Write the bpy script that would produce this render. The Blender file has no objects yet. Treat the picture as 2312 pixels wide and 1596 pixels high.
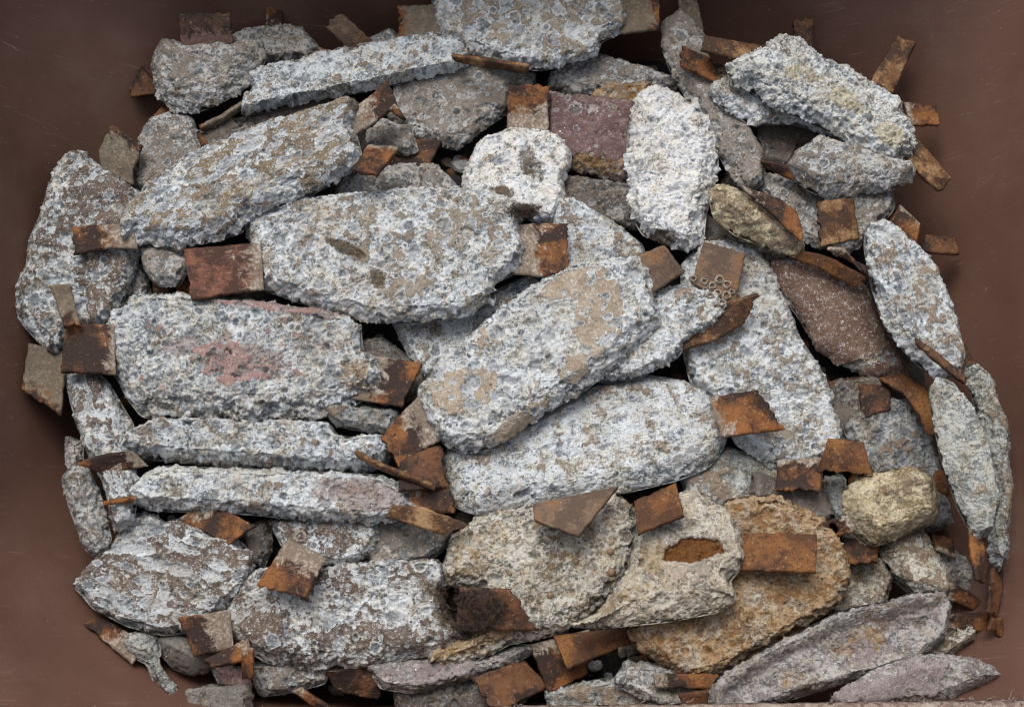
import bpy, math, random, zlib
import numpy as np
from math import sin, cos, radians as R_
S = bpy.context.scene
# ------------------------------------------------------------ camera, world, light
TILT = R_(15); D = 1.5; HF = 0.5 / D
CAM = np.array([0.0, -sin(TILT) * D, cos(TILT) * D])
cd = bpy.data.cameras.new("camera"); cam = bpy.data.objects.new("camera", cd)
S.collection.objects.link(cam); S.camera = cam
cam.location = CAM; cam.rotation_euler = (TILT, 0, 0)
cd.sensor_width = 36; cd.lens = 18 / HF; cd.clip_start = .05; cd.clip_end = 50
cd.dof.use_dof = True; cd.dof.focus_distance = D - .02; cd.dof.aperture_fstop = 9
SUN_EL, SUN_ROT = R_(58), R_(-18)
W = bpy.data.worlds.new("World"); S.world = W; W.use_nodes = True
wn = W.node_tree; wn.nodes.clear()
sky = wn.nodes.new("ShaderNodeTexSky"); sky.sky_type = 'NISHITA'; sky.sun_disc = False
sky.sun_elevation = SUN_EL; sky.sun_rotation = SUN_ROT
sky.air_density = 1.0; sky.dust_density = 4.0; sky.ozone_density = .6
bg = wn.nodes.new("ShaderNodeBackground"); bg.inputs[1].default_value = 0.15
wo = wn.nodes.new("ShaderNodeOutputWorld")
hz = wn.nodes.new("ShaderNodeHueSaturation"); hz.inputs['Saturation'].default_value = .42   # thin overcast
wn.links.new(sky.outputs[0], hz.inputs['Color']); wn.links.new(hz.outputs[0], bg.inputs[0]); wn.links.new(bg.outputs[0], wo.inputs[0])
sd = bpy.data.lights.new("sun", 'SUN'); so = bpy.data.objects.new("sun", sd); S.collection.objects.link(so)
sd.energy = 1.9; sd.angle = R_(30); sd.color = (1, .97, .92)
so.rotation_euler = (math.pi / 2 - SUN_EL, 0, math.pi - SUN_ROT)
S.view_settings.view_transform = 'Standard'; S.view_settings.look = 'None'
S.view_settings.exposure = 0.22; S.view_settings.gamma = 1
S.cycles.max_bounces = 5; S.cycles.diffuse_bounces = 3; S.cycles.glossy_bounces = 2
S.cycles.use_denoising = True; S.cycles.filter_width = 1.15

# ------------------------------------------------------------ geometry of the view: a traced point at a height
FW = np.array([0, sin(TILT), -cos(TILT)]); UP = np.array([0, cos(TILT), sin(TILT)])
def raydir(p):
    p = np.asarray(p, float)
    u = (p[..., 0] - 1156) / 1156 * HF; v = -(p[..., 1] - 798) / 1156 * HF
    return FW + u[..., None] * np.array([1., 0, 0]) + v[..., None] * UP
def on_plane(p, pl):                    # plane z = c + a x + b y
    c, a, b = pl; d = raydir(p)
    t = (c + a * CAM[0] + b * CAM[1] - CAM[2]) / (d[..., 2] - a * d[..., 0] - b * d[..., 1])
    return CAM + d * t[..., None]
def at_z(p, z):
    d = raydir(p); t = (z - CAM[2]) / d[..., 2]
    return CAM + d * t[..., None]
def P(s): return np.array([[float(q) for q in w.split(',')] for w in s.split()])

# ------------------------------------------------------------ noise
rng0 = np.random.RandomState(5)
PERM = np.concatenate([rng0.permutation(256)] * 3)
GR = rng0.normal(size=(256, 3)); GR /= np.linalg.norm(GR, axis=1)[:, None]; GR = GR.astype(np.float32)
def perlin(p):
    i = np.floor(p).astype(np.int32); f = (p - i).astype(np.float32); i &= 255
    u = f * f * f * (f * (f * 6 - 15) + 10)
    out = 0
    for dx in (0, 1):
        wx = u[:, 0] if dx else 1 - u[:, 0]
        px = PERM[i[:, 0] + dx]
        for dy in (0, 1):
            wy = u[:, 1] if dy else 1 - u[:, 1]
            py = PERM[px + i[:, 1] + dy]
            for dz in (0, 1):
                wz = u[:, 2] if dz else 1 - u[:, 2]
                g = GR[PERM[py + i[:, 2] + dz]]
                out = out + wx * wy * wz * (g[:, 0] * (f[:, 0] - dx) + g[:, 1] * (f[:, 1] - dy) + g[:, 2] * (f[:, 2] - dz))
    return out * 1.5
def fbm(p, n=3, g=.5):
    o = 0; a = 1.; t = 0
    for k in range(n):
        o = o + a * perlin(p * 2.03 ** k + 17.3 * k); t += a; a *= g
    return o / t
def sm(a, b, x):
    t = np.clip((x - a) / (b - a), 0, 1); return t * t * (3 - 2 * t)

# ------------------------------------------------------------ objects
def link(o, parent=None):
    S.collection.objects.link(o)
    if parent is not None: o.parent = parent
    return o
def mesh_obj(name, v, f, mat, parent=None, attr=None, smooth=True, loc=None, attr2=None):
    me = bpy.data.meshes.new(name)
    v = np.asarray(v, np.float32)
    if isinstance(f, np.ndarray):
        k = f.shape[1]
        me.vertices.add(len(v)); me.vertices.foreach_set("co", v.ravel())
        me.loops.add(f.size); me.loops.foreach_set("vertex_index", f.ravel().astype(np.int32))
        me.polygons.add(len(f)); me.polygons.foreach_set("loop_start", np.arange(0, f.size, k, dtype=np.int32))
        me.update(calc_edges=True)
    else:
        me.from_pydata([tuple(map(float, q)) for q in v], [], f)
    if attr is not None:
        a = me.attributes.new("ma", 'FLOAT_COLOR', 'POINT'); a.data.foreach_set("color", np.asarray(attr, np.float32).ravel())
    if attr2 is not None:
        a = me.attributes.new("mb", 'FLOAT_COLOR', 'POINT'); a.data.foreach_set("color", np.asarray(attr2, np.float32).ravel())
    me.polygons.foreach_set("use_smooth", np.full(len(me.polygons), smooth))
    me.materials.append(mat); me.update()
    o = bpy.data.objects.new(name, me)
    if loc is not None: o.location = loc
    return link(o, parent)
def thing(name, loc, label, cat, group=None):
    o = bpy.data.objects.new(name, None); o.empty_display_size = .02; o.location = loc
    o['label'] = label; o['category'] = cat
    if group: o['group'] = group
    return link(o)

# ------------------------------------------------------------ materials
class N:
    def __init__(s, name):
        s.m = bpy.data.materials.new(name); s.m.use_nodes = True; s.t = s.m.node_tree; s.t.nodes.clear()
        s.out = s.n("OutputMaterial"); s.b = s.n("BsdfPrincipled"); s.l(s.b.outputs[0], s.out.inputs[0])
        tc = s.n("TexCoord"); oi = s.n("ObjectInfo"); mu = s.n("VectorMath", operation='MULTIPLY_ADD')
        s.l(tc.outputs['Object'], mu.inputs[0]); mu.inputs[1].default_value = (1, 1, 1)
        cb = s.n("CombineXYZ"); r = s.math('MULTIPLY', oi.outputs['Random'], 7.)
        for k in range(3): s.l(r, cb.inputs[k])
        s.l(cb.outputs[0], mu.inputs[2]); s.co = mu.outputs[0]
    def n(s, k, **kw):
        x = s.t.nodes.new("ShaderNode" + k)
        for a, b in kw.items(): setattr(x, a, b)
        return x
    def l(s, a, b): s.t.links.new(a, b)
    def inp(s, sock, v):
        if hasattr(v, 'is_output'): s.l(v, sock)
        else: sock.default_value = v
    def math(s, op, a, b=0., c=0., clamp=False):
        x = s.n("Math", operation=op); x.use_clamp = clamp
        for k, v in enumerate((a, b, c)): s.inp(x.inputs[k], v)
        return x.outputs[0]
    def noise(s, scale, detail=4, rough=.6, dist=0., vec=None, lac=2.):
        x = s.n("TexNoise"); s.l(vec or s.co, x.inputs['Vector'])
        x.inputs['Scale'].default_value = scale; x.inputs['Detail'].default_value = detail
        x.inputs['Roughness'].default_value = rough; x.inputs['Distortion'].default_value = dist
        return x.outputs['Fac']
    def voro(s, scale, feature='F1', rnd=1., vec=None):
        x = s.n("TexVoronoi", feature=feature); s.l(vec or s.co, x.inputs['Vector'])
        x.inputs['Scale'].default_value = scale; x.inputs['Randomness'].default_value = rnd
        return x.outputs['Distance']
    def step(s, v, a, b, lo=0., hi=1.):
        x = s.n("MapRange", interpolation_type='SMOOTHSTEP'); s.inp(x.inputs[0], v)
        for k, q in enumerate((a, b, lo, hi)): s.inp(x.inputs[k + 1], q)
        return x.outputs[0]
    def mix(s, f, a, b, mode='MIX'):
        x = s.n("Mix", data_type='RGBA', blend_type=mode); s.inp(x.inputs[0], f)
        for k, v in ((6, a), (7, b)):
            s.inp(x.inputs[k], (*v, 1.) if isinstance(v, tuple) and len(v) == 3 else v)
        return x.outputs[2]
    def bump(s, h, strength, dist):
        x = s.n("Bump"); x.inputs['Strength'].default_value = strength; x.inputs['Distance'].default_value = dist
        s.l(h, x.inputs['Height']); s.l(x.outputs[0], s.b.inputs['Normal'])

def zinc_mat(name, st):
    g = N(name); M = g.math
    at = g.n("Attribute"); at.attribute_name = "ma"; se = g.n("SeparateColor"); g.l(at.outputs['Color'], se.inputs[0])
    skin, pit, rim, tint = se.outputs[0], se.outputs[1], se.outputs[2], at.outputs['Alpha']
    a2 = g.n("Attribute"); a2.attribute_name = "mb"; s2 = g.n("SeparateColor"); g.l(a2.outputs['Color'], s2.inputs[0])
    grime, ochre, paint = s2.outputs
    fine = g.noise(620, 5, .75, .3); med = g.noise(135, 5, .68, .7); broad = g.noise(32, 3, .6); b2 = g.noise(47, 4, .65, .6); fleck = g.noise(420, 3, .7)
    c = lambda x, k: M('MULTIPLY', M('SUBTRACT', x, .5), k)
    gr2 = g.noise(310, 3, .62, .5)
    tone = M('ADD', M('ADD', M('ADD', c(fine, 1.4), c(gr2, 1.5)), c(med, 2.5)), M("ADD", c(broad, 1.5), .57 + (st['w'] - .5) * .45))
    tone = M('ADD', tone, M('MULTIPLY', rim, .55)); tone = M('ADD', tone, M('MULTIPLY', M('SUBTRACT', tint, .5), M('MULTIPLY', pit, .35)))
    tone = g.step(tone, .10, .66)
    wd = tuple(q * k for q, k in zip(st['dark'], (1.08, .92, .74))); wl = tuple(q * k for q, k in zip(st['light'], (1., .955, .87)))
    warm = g.step(M('ADD', b2, c(med, .5)), .44 - st['warm'] * .2, .62 - st['warm'] * .2)
    warm = M('MULTIPLY', warm, M('SUBTRACT', 1., M('MULTIPLY', pit, .7)))
    col = g.mix(tone, g.mix(warm, st['dark'], wd), g.mix(warm, st['light'], wl))
    pc = g.mix(tint, tuple(q * 1.35 for q in st['dark']), tuple(q * .95 for q in st['light']))
    pc = g.mix(g.step(fine, .35, .65), g.mix(.35, pc, (.06, .07, .08)), pc)
    col = g.mix(M('MULTIPLY', g.step(pit, .2, .7), .68), col, pc)
    dirt = g.step(M('ADD', M('ADD', fleck, c(b2, 1.2)), M('MULTIPLY', grime, .28)), .66 - st['dirt'] * .16, .80 - st['dirt'] * .16)
    col = g.mix(M('MULTIPLY', dirt, .72), col, st['dcol'])
    wash = g.step(M('ADD', g.noise(95, 6, .72, .8), c(b2, .7)), .50, .68)
    col = g.mix(M('MULTIPLY', wash, .08 + st['dirt'] * .5), col, g.mix(fine, (.13, .10, .07), (.42, .33, .22)))
    stn = g.step(M('ADD', g.noise(16, 3, .6, .5), M('ADD', c(med, .8), c(gr2, .6))), .52, .66)
    col = g.mix(M('MULTIPLY', stn, .1 + st['dirt'] * .5), col, g.mix(tone, (.12, .09, .06), (.40, .33, .24)))
    och = M('ADD', M('ADD', g.noise(55, 5, .68, 1.), c(fine, .9)), M('MULTIPLY', ochre, .34))
    och = g.step(och, .74 - st['och'] * .33, .84 - st['och'] * .25)
    col = g.mix(M('MULTIPLY', och, .72), col, g.mix(g.step(med, .4, .6), st['oc1'], st['oc2']))
    sk = g.step(M('ADD', skin, M('ADD', c(fine, 1.0), c(med, 1.0))), .40, .58)
    sc = g.mix(g.step(b2, .38, .62), st['sk1'], st['sk2'])
    sc = g.mix(g.step(M('ADD', fine, c(med, .8)), .56, .72, 0., st['skw']), sc, st['light'])
    sc = g.mix(g.step(fleck, .60, .72, 0., .45), sc, (.04, .026, .018))
    sc = g.mix(g.step(gr2, .6, .66, 0., st['skw'] * .45), sc, st['light'])
    col = g.mix(M('MULTIPLY', sk, .93), col, sc)
    pa = g.step(M('ADD', paint, M('ADD', c(fine, .9), c(med, 1.5))), .42, .6)
    col = g.mix(M('MULTIPLY', pa, .62), col, g.mix(g.step(fine, .4, .62), (.22, .13, .115), (.36, .28, .265)))
    ru = g.step(M('ADD', a2.outputs['Alpha'], c(med, .5)), .35, .6)
    col = g.mix(ru, col, g.mix(fine, (.07, .025, .012), (.30, .125, .03)))
    gm = g.step(M('ADD', grime, M('ADD', c(fine, 1.3), c(med, 2.))), .45, .75)
    col = g.mix(M('MULTIPLY', gm, .85), col, g.mix(fine, (.045, .028, .015), (.15, .105, .06)))
    col = g.mix(g.step(g.noise(260, 3, .7, .6), .655, .70, 0., .75), col, (.055, .045, .038))      # pinholes
    col = g.mix(g.step(fine, .26, .42, .4, 0.), col, (.06, .055, .05))
    g.l(col, g.b.inputs['Base Color']); g.b.inputs['Roughness'].default_value = .82
    g.b.inputs['Specular IOR Level'].default_value = .25
    h = M('ADD', M('ADD', M('ADD', M('MULTIPLY', fine, 1.), M('MULTIPLY', gr2, 1.3)), M('MULTIPLY', med, 1.2)), M('MULTIPLY', tone, .3)); h = M('MULTIPLY', h, M('SUBTRACT', 1.2, M('MULTIPLY', sk, .75)))
    g.bump(h, .85, .0028)
    return g.m

def rust_mat(name, st):
    g = N(name); M = g.math
    at = g.n("Attribute"); at.attribute_name = "ma"; se = g.n("SeparateColor"); g.l(at.outputs['Color'], se.inputs[0])
    tip = se.outputs[0]
    n1 = g.noise(70, 6, .7, .6); n2 = g.noise(300, 4, .65); n3 = g.noise(26, 4, .6)
    f = g.step(M('ADD', n1, M('MULTIPLY', M('SUBTRACT', n3, .5), 1.2)), .40, .62)
    col = g.mix(f, st['a'], st['b'])
    col = g.mix(g.step(M('ADD', n3, M('MULTIPLY', n2, .35)), .66, .84, 0., .8), col, st['c'])
    if st['spk']:
        v = g.voro(300); w = g.noise(50, 2)
        col = g.mix(M('MULTIPLY', M('LESS_THAN', M('ADD', v, M('MULTIPLY', n2, .4)), .44), st['spk']), col, (.035, .022, .018))
    if st['crust']:
        k = M('ADD', M('MULTIPLY', M('SUBTRACT', st['crust'], tip), 1.1), M('MULTIPLY', M('SUBTRACT', n1, .5), 1.5))
        k = g.step(k, .0, .16); cc = g.mix(g.step(M('ADD', M('MULTIPLY', n2, .5), M('MULTIPLY', n1, .5)), .46, .66), st['cr1'], st['cr2'])
        col = g.mix(M('MULTIPLY', k, .92), col, cc)
    col = g.mix(g.step(n2, .6, .74, 0., .5), col, (.42, .34, .25))
    col = g.mix(g.step(g.noise(520, 3, .7), .58, .7, 0., .7), col, (.03, .014, .009))
    g.l(col, g.b.inputs['Base Color']); g.b.inputs['Roughness'].default_value = .7
    g.b.inputs['Specular IOR Level'].default_value = .3
    g.bump(M('ADD', n2, M('MULTIPLY', n1, .6)), .8, .0022)
    return g.m

BL = dict(light=(.74, .775, .80), dark=(.17, .195, .22), w=.5, warm=.08, skw=.5, dirt=.3, dcol=(.20, .145, .085), och=.0,
          oc1=(.30, .145, .035), oc2=(.42, .27, .11), sk1=(.17, .12, .08), sk2=(.24, .18, .125))
def Z(**k): d = dict(BL); d.update(k); return d
STY = {
 'white': Z(w=.95, dirt=.15, light=(.84, .85, .86), dark=(.27, .30, .33)),
 'speck': Z(w=.75, dirt=.55, och=.34, sk1=(.17, .13, .09), sk2=(.25, .205, .15)),
 'brown': Z(w=.75, dirt=.5, och=.2, oc1=(.30, .19, .07), sk1=(.125, .09, .05), sk2=(.20, .145, .085), skw=.7),
 'umber': Z(w=.6, dirt=.45, sk1=(.075, .046, .030), sk2=(.12, .08, .055), skw=.7),
 'pink':  Z(w=.45, dirt=.5, sk1=(.27, .135, .115), sk2=(.33, .20, .17), och=.08),
 'crust': Z(w=.6, warm=.4, dirt=.3, och=-.3, oc1=(.50, .42, .26), oc2=(.58, .50, .34)),
 'beige': Z(w=.62, dirt=.3, sk1=(.28, .215, .145), sk2=(.34, .265, .19), och=.05),
 'grey':  Z(w=.35, dirt=.45, light=(.60, .60, .60), dark=(.19, .195, .20), sk1=(.15, .125, .10), sk2=(.22, .19, .165)),
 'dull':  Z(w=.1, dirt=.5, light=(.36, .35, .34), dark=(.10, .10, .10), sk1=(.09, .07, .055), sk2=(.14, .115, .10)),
 'blue':  Z(w=.3, dirt=.3, light=(.45, .47, .485), dark=(.17, .18, .195)),
 'cool':  Z(w=.7, dirt=.5, och=.12, light=(.73, .77, .80), dark=(.18, .21, .24)),
 'green': Z(w=.45, dirt=.2, och=.2, light=(.55, .57, .555), dark=(.22, .235, .23), oc1=(.36, .27, .13), oc2=(.42, .34, .2)),
 'ochre': Z(w=.55, dirt=.5, och=.62, oc1=(.36, .19, .05), oc2=(.46, .32, .14), light=(.68, .66, .60), dark=(.15, .14, .12), dcol=(.22, .15, .07)),
 'rusty': Z(w=.4, dirt=.4, och=1.2, light=(.62, .58, .50), dark=(.18, .14, .10), oc1=(.36, .155, .03), oc2=(.46, .28, .11)),
 'sand':  Z(w=.6, dirt=.35, och=.5, light=(.66, .62, .54), dark=(.22, .20, .17), oc1=(.36, .24, .10), oc2=(.42, .32, .18), sk1=(.30, .25, .2), sk2=(.36, .30, .24)),
 'yell':  Z(w=.6, dirt=.3, och=.7, light=(.70, .62, .45), dark=(.30, .25, .16), oc1=(.34, .24, .10), oc2=(.46, .36, .19)),
 'mauve': Z(w=.4, dirt=.35, och=.2, light=(.52, .505, .51), dark=(.20, .185, .185), sk1=(.20, .16, .155), sk2=(.28, .235, .23)),
 'cool2': Z(w=.75, dirt=.35, och=.2, light=(.66, .68, .69), dark=(.25, .265, .28)),
 'red':   Z(w=.3, dirt=.3, light=(.45, .40, .40), dark=(.12, .10, .10), sk1=(.10, .055, .05), sk2=(.16, .095, .09), och=.1),
 'rustz': Z(skw=.95, w=.4, dirt=.4, light=(.56, .53, .52), sk1=(.12, .058, .034), sk2=(.155, .095, .065)),
 'stone': Z(w=.3, dirt=.3, light=(.34, .32, .30), dark=(.18, .17, .16), sk1=(.17, .155, .14), sk2=(.20, .185, .17)),
}
RB = dict(a=(.026, .013, .009), b=(.115, .044, .015), c=(.24, .095, .024), spk=0., crust=0., cr1=(.17, .13, .095), cr2=(.42, .37, .31))
def Q(**k): d = dict(RB); d.update(k); return d
RST = {
 'r':  Q(crust=.22),                                          # brown rust
 'd':  Q(a=(.022, .011, .008), b=(.075, .033, .017), c=(.15, .065, .025)),
 'o':  Q(a=(.065, .026, .010), b=(.13, .05, .015), c=(.20, .085, .022), spk=.85),
 'c':  Q(crust=.55),
 'g':  Q(crust=.9, cr1=(.13, .105, .075), cr2=(.24, .20, .15)),
 'p':  Q(a=(.05, .022, .014), b=(.14, .052, .034), c=(.19, .085, .05), crust=.3),
 'l':  Q(a=(.045, .022, .012), b=(.13, .058, .022), c=(.32, .20, .10)),
 'k':  Q(a=(.02, .013, .009), b=(.06, .032, .018), c=(.09, .05, .03), crust=.5, cr1=(.15, .085, .07), cr2=(.19, .12, .10)),
 'm':  Q(a=(.085, .055, .038), b=(.15, .098, .064), c=(.19, .085, .03), crust=.0),
}
ZM = {k: zinc_mat("corroded_zinc_" + k, v) for k, v in STY.items()}
RM = {k: rust_mat("rusted_steel_" + k, v) for k, v in RST.items()}

# ------------------------------------------------------------ height field the pieces are laid on, one over another
HS = 8
hx, hy = np.meshgrid(np.arange(-160, 2480, HS), np.arange(-120, 1740, HS)); HP = np.stack([hx, hy], -1).astype(float)
def base_height(x, y):
    e = np.maximum(np.abs(x) / .50, np.abs(y) / .36)
    return -.145 - .03 * np.clip(e - .6, 0, 1)
_w = at_z(HP, -.145); H = base_height(_w[..., 0], _w[..., 1])
def inside(poly, pts):
    x, y = pts[..., 0], pts[..., 1]; r = np.zeros(x.shape, bool); n = len(poly)
    for i in range(n):
        x0, y0 = poly[i]; x1, y1 = poly[(i + 1) % n]
        if y0 == y1: continue
        c = ((y0 > y) != (y1 > y)) & (x < (x1 - x0) * (y - y0) / (y1 - y0) + x0); r ^= c
    return r
def seg_dist(poly, q):                  # signed distance (inside +) and nearest point, q (n,2)
    a = poly; b = np.roll(poly, -1, 0); n = len(q)
    best = np.full(n, 1e9); near = np.zeros((n, 2))
    for i in range(len(a)):
        e = b[i] - a[i]; L = e @ e
        if L < 1e-14: continue
        t = np.clip(((q - a[i]) @ e) / L, 0, 1); c = a[i] + t[:, None] * e
        d = ((q - c) ** 2).sum(1); m = d < best; best[m] = d[m]; near[m] = c[m]
    return np.sqrt(best) * np.where(inside(poly, q), 1, -1), near
def smooth_outline(p, sp=.003, sig=.8, grow=0.):
    d = np.linalg.norm(np.roll(p, -1, 0) - p, axis=1); s = np.concatenate([[0], np.cumsum(d)])
    n = max(24, int(s[-1] / sp)); t = np.linspace(0, s[-1], n, endpoint=False); q = np.vstack([p, p[:1]])
    o = np.stack([np.interp(t, s, q[:, k]) for k in (0, 1)], 1)
    k = np.exp(-.5 * (np.arange(-4, 5) / sig) ** 2); k /= k.sum()
    o = sum(w * np.roll(o, j, 0) for w, j in zip(k, range(-4, 5)))
    if grow:                            # corrosion eats the edge back by about this much
        tg = np.roll(o, -1, 0) - np.roll(o, 1, 0); nn = np.stack([tg[:, 1], -tg[:, 0]], 1); nn /= np.linalg.norm(nn, axis=1)[:, None] + 1e-12
        if (o[:, 0] * np.roll(o[:, 1], -1) - o[:, 1] * np.roll(o[:, 0], -1)).sum() < 0: nn = -nn
        o = o + nn * grow
    return o

def grid_faces(keep):
    ny, nx = keep.shape; idx = np.arange((ny + 1) * (nx + 1)).reshape(ny + 1, nx + 1)
    f = np.stack([idx[:-1, :-1], idx[:-1, 1:], idx[1:, 1:], idx[1:, :-1]], -1)[keep]
    used, inv = np.unique(f, return_inverse=True)
    return used, inv.reshape(f.shape)
def sheet(poly, sp):
    lo = poly.min(0) - 2 * sp; hi = poly.max(0) + 2 * sp
    nx, ny = [int((hi[k] - lo[k]) / sp) + 1 for k in (0, 1)]
    gx, gy = np.meshgrid(lo[0] + sp * np.arange(nx + 1), lo[1] + sp * np.arange(ny + 1))
    cx = np.stack([gx[:-1, :-1] + sp / 2, gy[:-1, :-1] + sp / 2], -1)
    used, f = grid_faces(inside(poly, cx))
    q = np.stack([gx.ravel()[used], gy.ravel()[used]], 1)
    e = np.concatenate([np.sort(f[:, [i, (i + 1) % 4]], 1) for i in range(4)])
    k = e[:, 0].astype(np.int64) * len(q) + e[:, 1]; u, c = np.unique(k, return_counts=True)
    bk = u[c == 1]; bv = np.unique(np.concatenate([bk // len(q), bk % len(q)]))
    d, near = seg_dist(poly, q)
    q[bv] = near[bv]; d = np.abs(d); d[bv] = 0
    return q, f, d, near
SP = .0011
def zinc_body(poly, pl, T, bw, fl, seed, skin=0., patches=(), rough=1., ncr=1., crs=1., tray=0., an=None, gr=(), oc=(), pk=(), ho=(), mat=None, parent=None, org=None, flat=1., ridges=()):
    """poly: outline in world x,y; pl: plane; returns the body mesh object"""
    rs = np.random.RandomState(seed); off = rs.rand(3) * 90
    ht, hb = T * .62, T * .38
    def shape(q, d, near, H0, bwid, top):
        g = q - near; L = np.linalg.norm(g, axis=1); g = np.where(L[:, None] > 1e-6, g / np.maximum(L, 1e-6)[:, None], 0)
        w = bwid + 0 * d
        if top and fl is not None:
            fv = np.array([cos(fl[0]), sin(fl[0])]); w = bwid + (fl[1] - bwid) * np.clip(-(g @ fv), 0, 1) ** 1.5
        t = np.clip(d / w, 0, 1); p = 1.35
        h = H0 * (1 - (1 - t) ** p) ** (1 / p)
        sl = np.where(t < 1, np.minimum(H0 / w * ((1 - t) ** (p - 1)) * np.maximum(1 - (1 - t) ** p, .02) ** (1 / p - 1), 3.), 0)
        nz = 1 / np.sqrt(1 + sl * sl); n = np.stack([-g[:, 0] * sl * nz, -g[:, 1] * sl * nz, nz], 1)
        b = d <= 1e-9
        return h, n, b
    q, f, d, near = sheet(poly, SP)
    h, n, b = shape(q, d, near, ht, bw, True)
    cen = poly.mean(0)
    nb = smooth_outline(poly, .004)
    def displace(q, h, d, n, b, top):
        p = np.stack([q[:, 0], q[:, 1], h * 1.3], 1) * 1000 + off * 10
        # outward direction on the rim line
        if b.any():
            i = np.where(b)[0]; best = None
            dd = ((q[i][:, None, :] - nb[None]) ** 2).sum(2).argmin(1)
            tg = np.roll(nb, -1, 0) - np.roll(nb, 1, 0); nn = np.stack([tg[:, 1], -tg[:, 0]], 1); nn /= np.linalg.norm(nn, axis=1)[:, None] + 1e-12
            area = (nb[:, 0] * np.roll(nb[:, 1], -1) - nb[:, 1] * np.roll(nb[:, 0], -1)).sum()
            if area < 0: nn = -nn
            n[i, :2] = nn[dd]; n[i, 2] = 0
        dm = d * 1000
        big = fbm(p / 34, 2); mid = fbm(p / 9.5, 4, .65); fine = fbm(p / 3.2, 2, .6)
        s = big * 1.2 + mid * 1.5 + skin - .75 * np.exp(-dm / 8)
        def blob(lst):
            o = np.zeros(len(q))
            for (cx, cy, rx, ry, ang, val) in lst:
                c = on_plane(np.array([cx, cy]), pl)[:2]; k = .433e-3; e = q - c; ca, sa = cos(R_(ang)), sin(R_(ang))
                ex = (e[:, 0] * ca + e[:, 1] * sa) / (rx * k); ey = (-e[:, 0] * sa + e[:, 1] * ca) / (ry * k)
                o += val * sm(1.35, .55, np.sqrt(ex * ex + ey * ey) + mid * .55)
            return o
        s = s + blob(patches)
        sk = sm(-.10, .14, s)
        disp = -1.3 * (1 - sk) * flat + big * 3.0 + mid * (.3 + 4.2 * (1 - sk)) * rough - np.maximum(0, fbm(p / 17 + 70, 2) - .22) * 9 * (1 - sk) * rough + (fine * 1.5 - np.abs(fine) * 1.3) * (1 - .85 * sk) * rough
        if top and tray: disp = disp - tray * sm(7, 20, dm + mid * 6)
        edge = np.exp(-dm / 3.2); lace = fbm(p / 8.5, 3, .55)
        disp = disp + edge * (lace * 4.6 + .6) * min(rough, 1.35) + np.exp(-dm / 9) * fbm(p / 16 + 9, 2) * 2.4 * min(rough, 1.2)
        pit = np.zeros(len(q)); rim = np.zeros(len(q))
        if top:
            area = len(q) * SP * SP * 1e6
            nc = int(area / 95 * ncr)
            if an: ca, sa, ar = cos(R_(an[0])), sin(R_(an[0])), an[1]
            else: ca, sa, ar = 1, 0, 1
            xr = ((q[:, 0] * ca + q[:, 1] * sa) * 1000 / ar).astype(np.float32); yr = ((-q[:, 0] * sa + q[:, 1] * ca) * 1000).astype(np.float32)
            wob = (fbm(p / 4.5 + 40, 2) * 1.1).astype(np.float32)
            order = np.argsort(xr); xs = xr[order]; ys = yr[order]; ws = wob[order]
            dd = np.zeros(len(q), np.float32); pt = np.zeros(len(q), np.float32); rm = np.zeros(len(q), np.float32)
            ci = rs.randint(0, len(q), nc)
            rr = np.minimum(crs * np.exp(rs.normal(math.log(1.75), .58, nc)), 8.5); tn = np.full(len(q), .5, np.float32)
            for c, r in zip(ci, rr):
                x0, y0 = xr[c], yr[c]; a0 = np.searchsorted(xs, x0 - 1.9 * r); a1 = np.searchsorted(xs, x0 + 1.9 * r)
                t = np.sqrt((xs[a0:a1] - x0) ** 2 + (ys[a0:a1] - y0) ** 2) / r + ws[a0:a1] * rs.uniform(.3, 1.)
                bowl = np.clip(1 - t * t, 0, 1); ring = np.exp(-((t - 1.1) / .2) ** 2) * rs.uniform(0, 1)
                dep = r * rs.uniform(.15, .75) * (1 if rs.rand() > .12 else -.5)
                dd[a0:a1] = np.where(bowl > 0, np.minimum(dd[a0:a1], -dep * bowl ** .6) if dep > 0 else dd[a0:a1] - dep * bowl, dd[a0:a1]) + ring * .4
                m = bowl ** .5 > pt[a0:a1]; tn[a0:a1] = np.where(m, rs.choice([rs.uniform(-.1, .2), rs.uniform(.3, .9)], p=[.3, .7]), tn[a0:a1])
                pt[a0:a1] = np.maximum(pt[a0:a1], bowl ** .5); rm[a0:a1] = np.maximum(rm[a0:a1], ring)
            inv = np.empty_like(order); inv[order] = np.arange(len(order))
            disp = disp + np.maximum(dd[inv], -4.5); pit = pt[inv]; rim = rm[inv] * (1 - pit * .6); tin = tn[inv]
            sk = sk * (1 - sm(.02, .25, pit)) * (1 - .8 * rim)
        else: tin = np.full(len(q), .5)
        at = np.stack([sk, pit, rim, tin], 1)
        hl = np.clip(blob(ho), 0, 1); disp = disp - 4.5 * sm(.25, .75, hl); pit = pit * (1 - hl); at = np.stack([sk * (1 - hl), pit, rim * (1 - hl), tin], 1)
        mb = np.stack([blob(gr), blob(oc), blob(pk), hl], 1)
        return disp / 1000, at, mb
    dis, at, mb = displace(q, h, d, n, b, True)
    P3 = np.stack([q[:, 0], q[:, 1], h], 1) + n * dis[:, None]
    P3[:, 2] += pl[0] + pl[1] * P3[:, 0] + pl[2] * P3[:, 1]
    q2, f2, d2, near2 = sheet(poly, .0042)
    h2, n2, b2 = shape(q2, d2, near2, hb, bw * .7, False); 
    n2[:, 2] *= 1
    dis2, at2, mb2 = displace(q2, -h2, d2, n2.copy(), b2, False)
    n2[:, 2] *= -1
    if b2.any():
        pass
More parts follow.
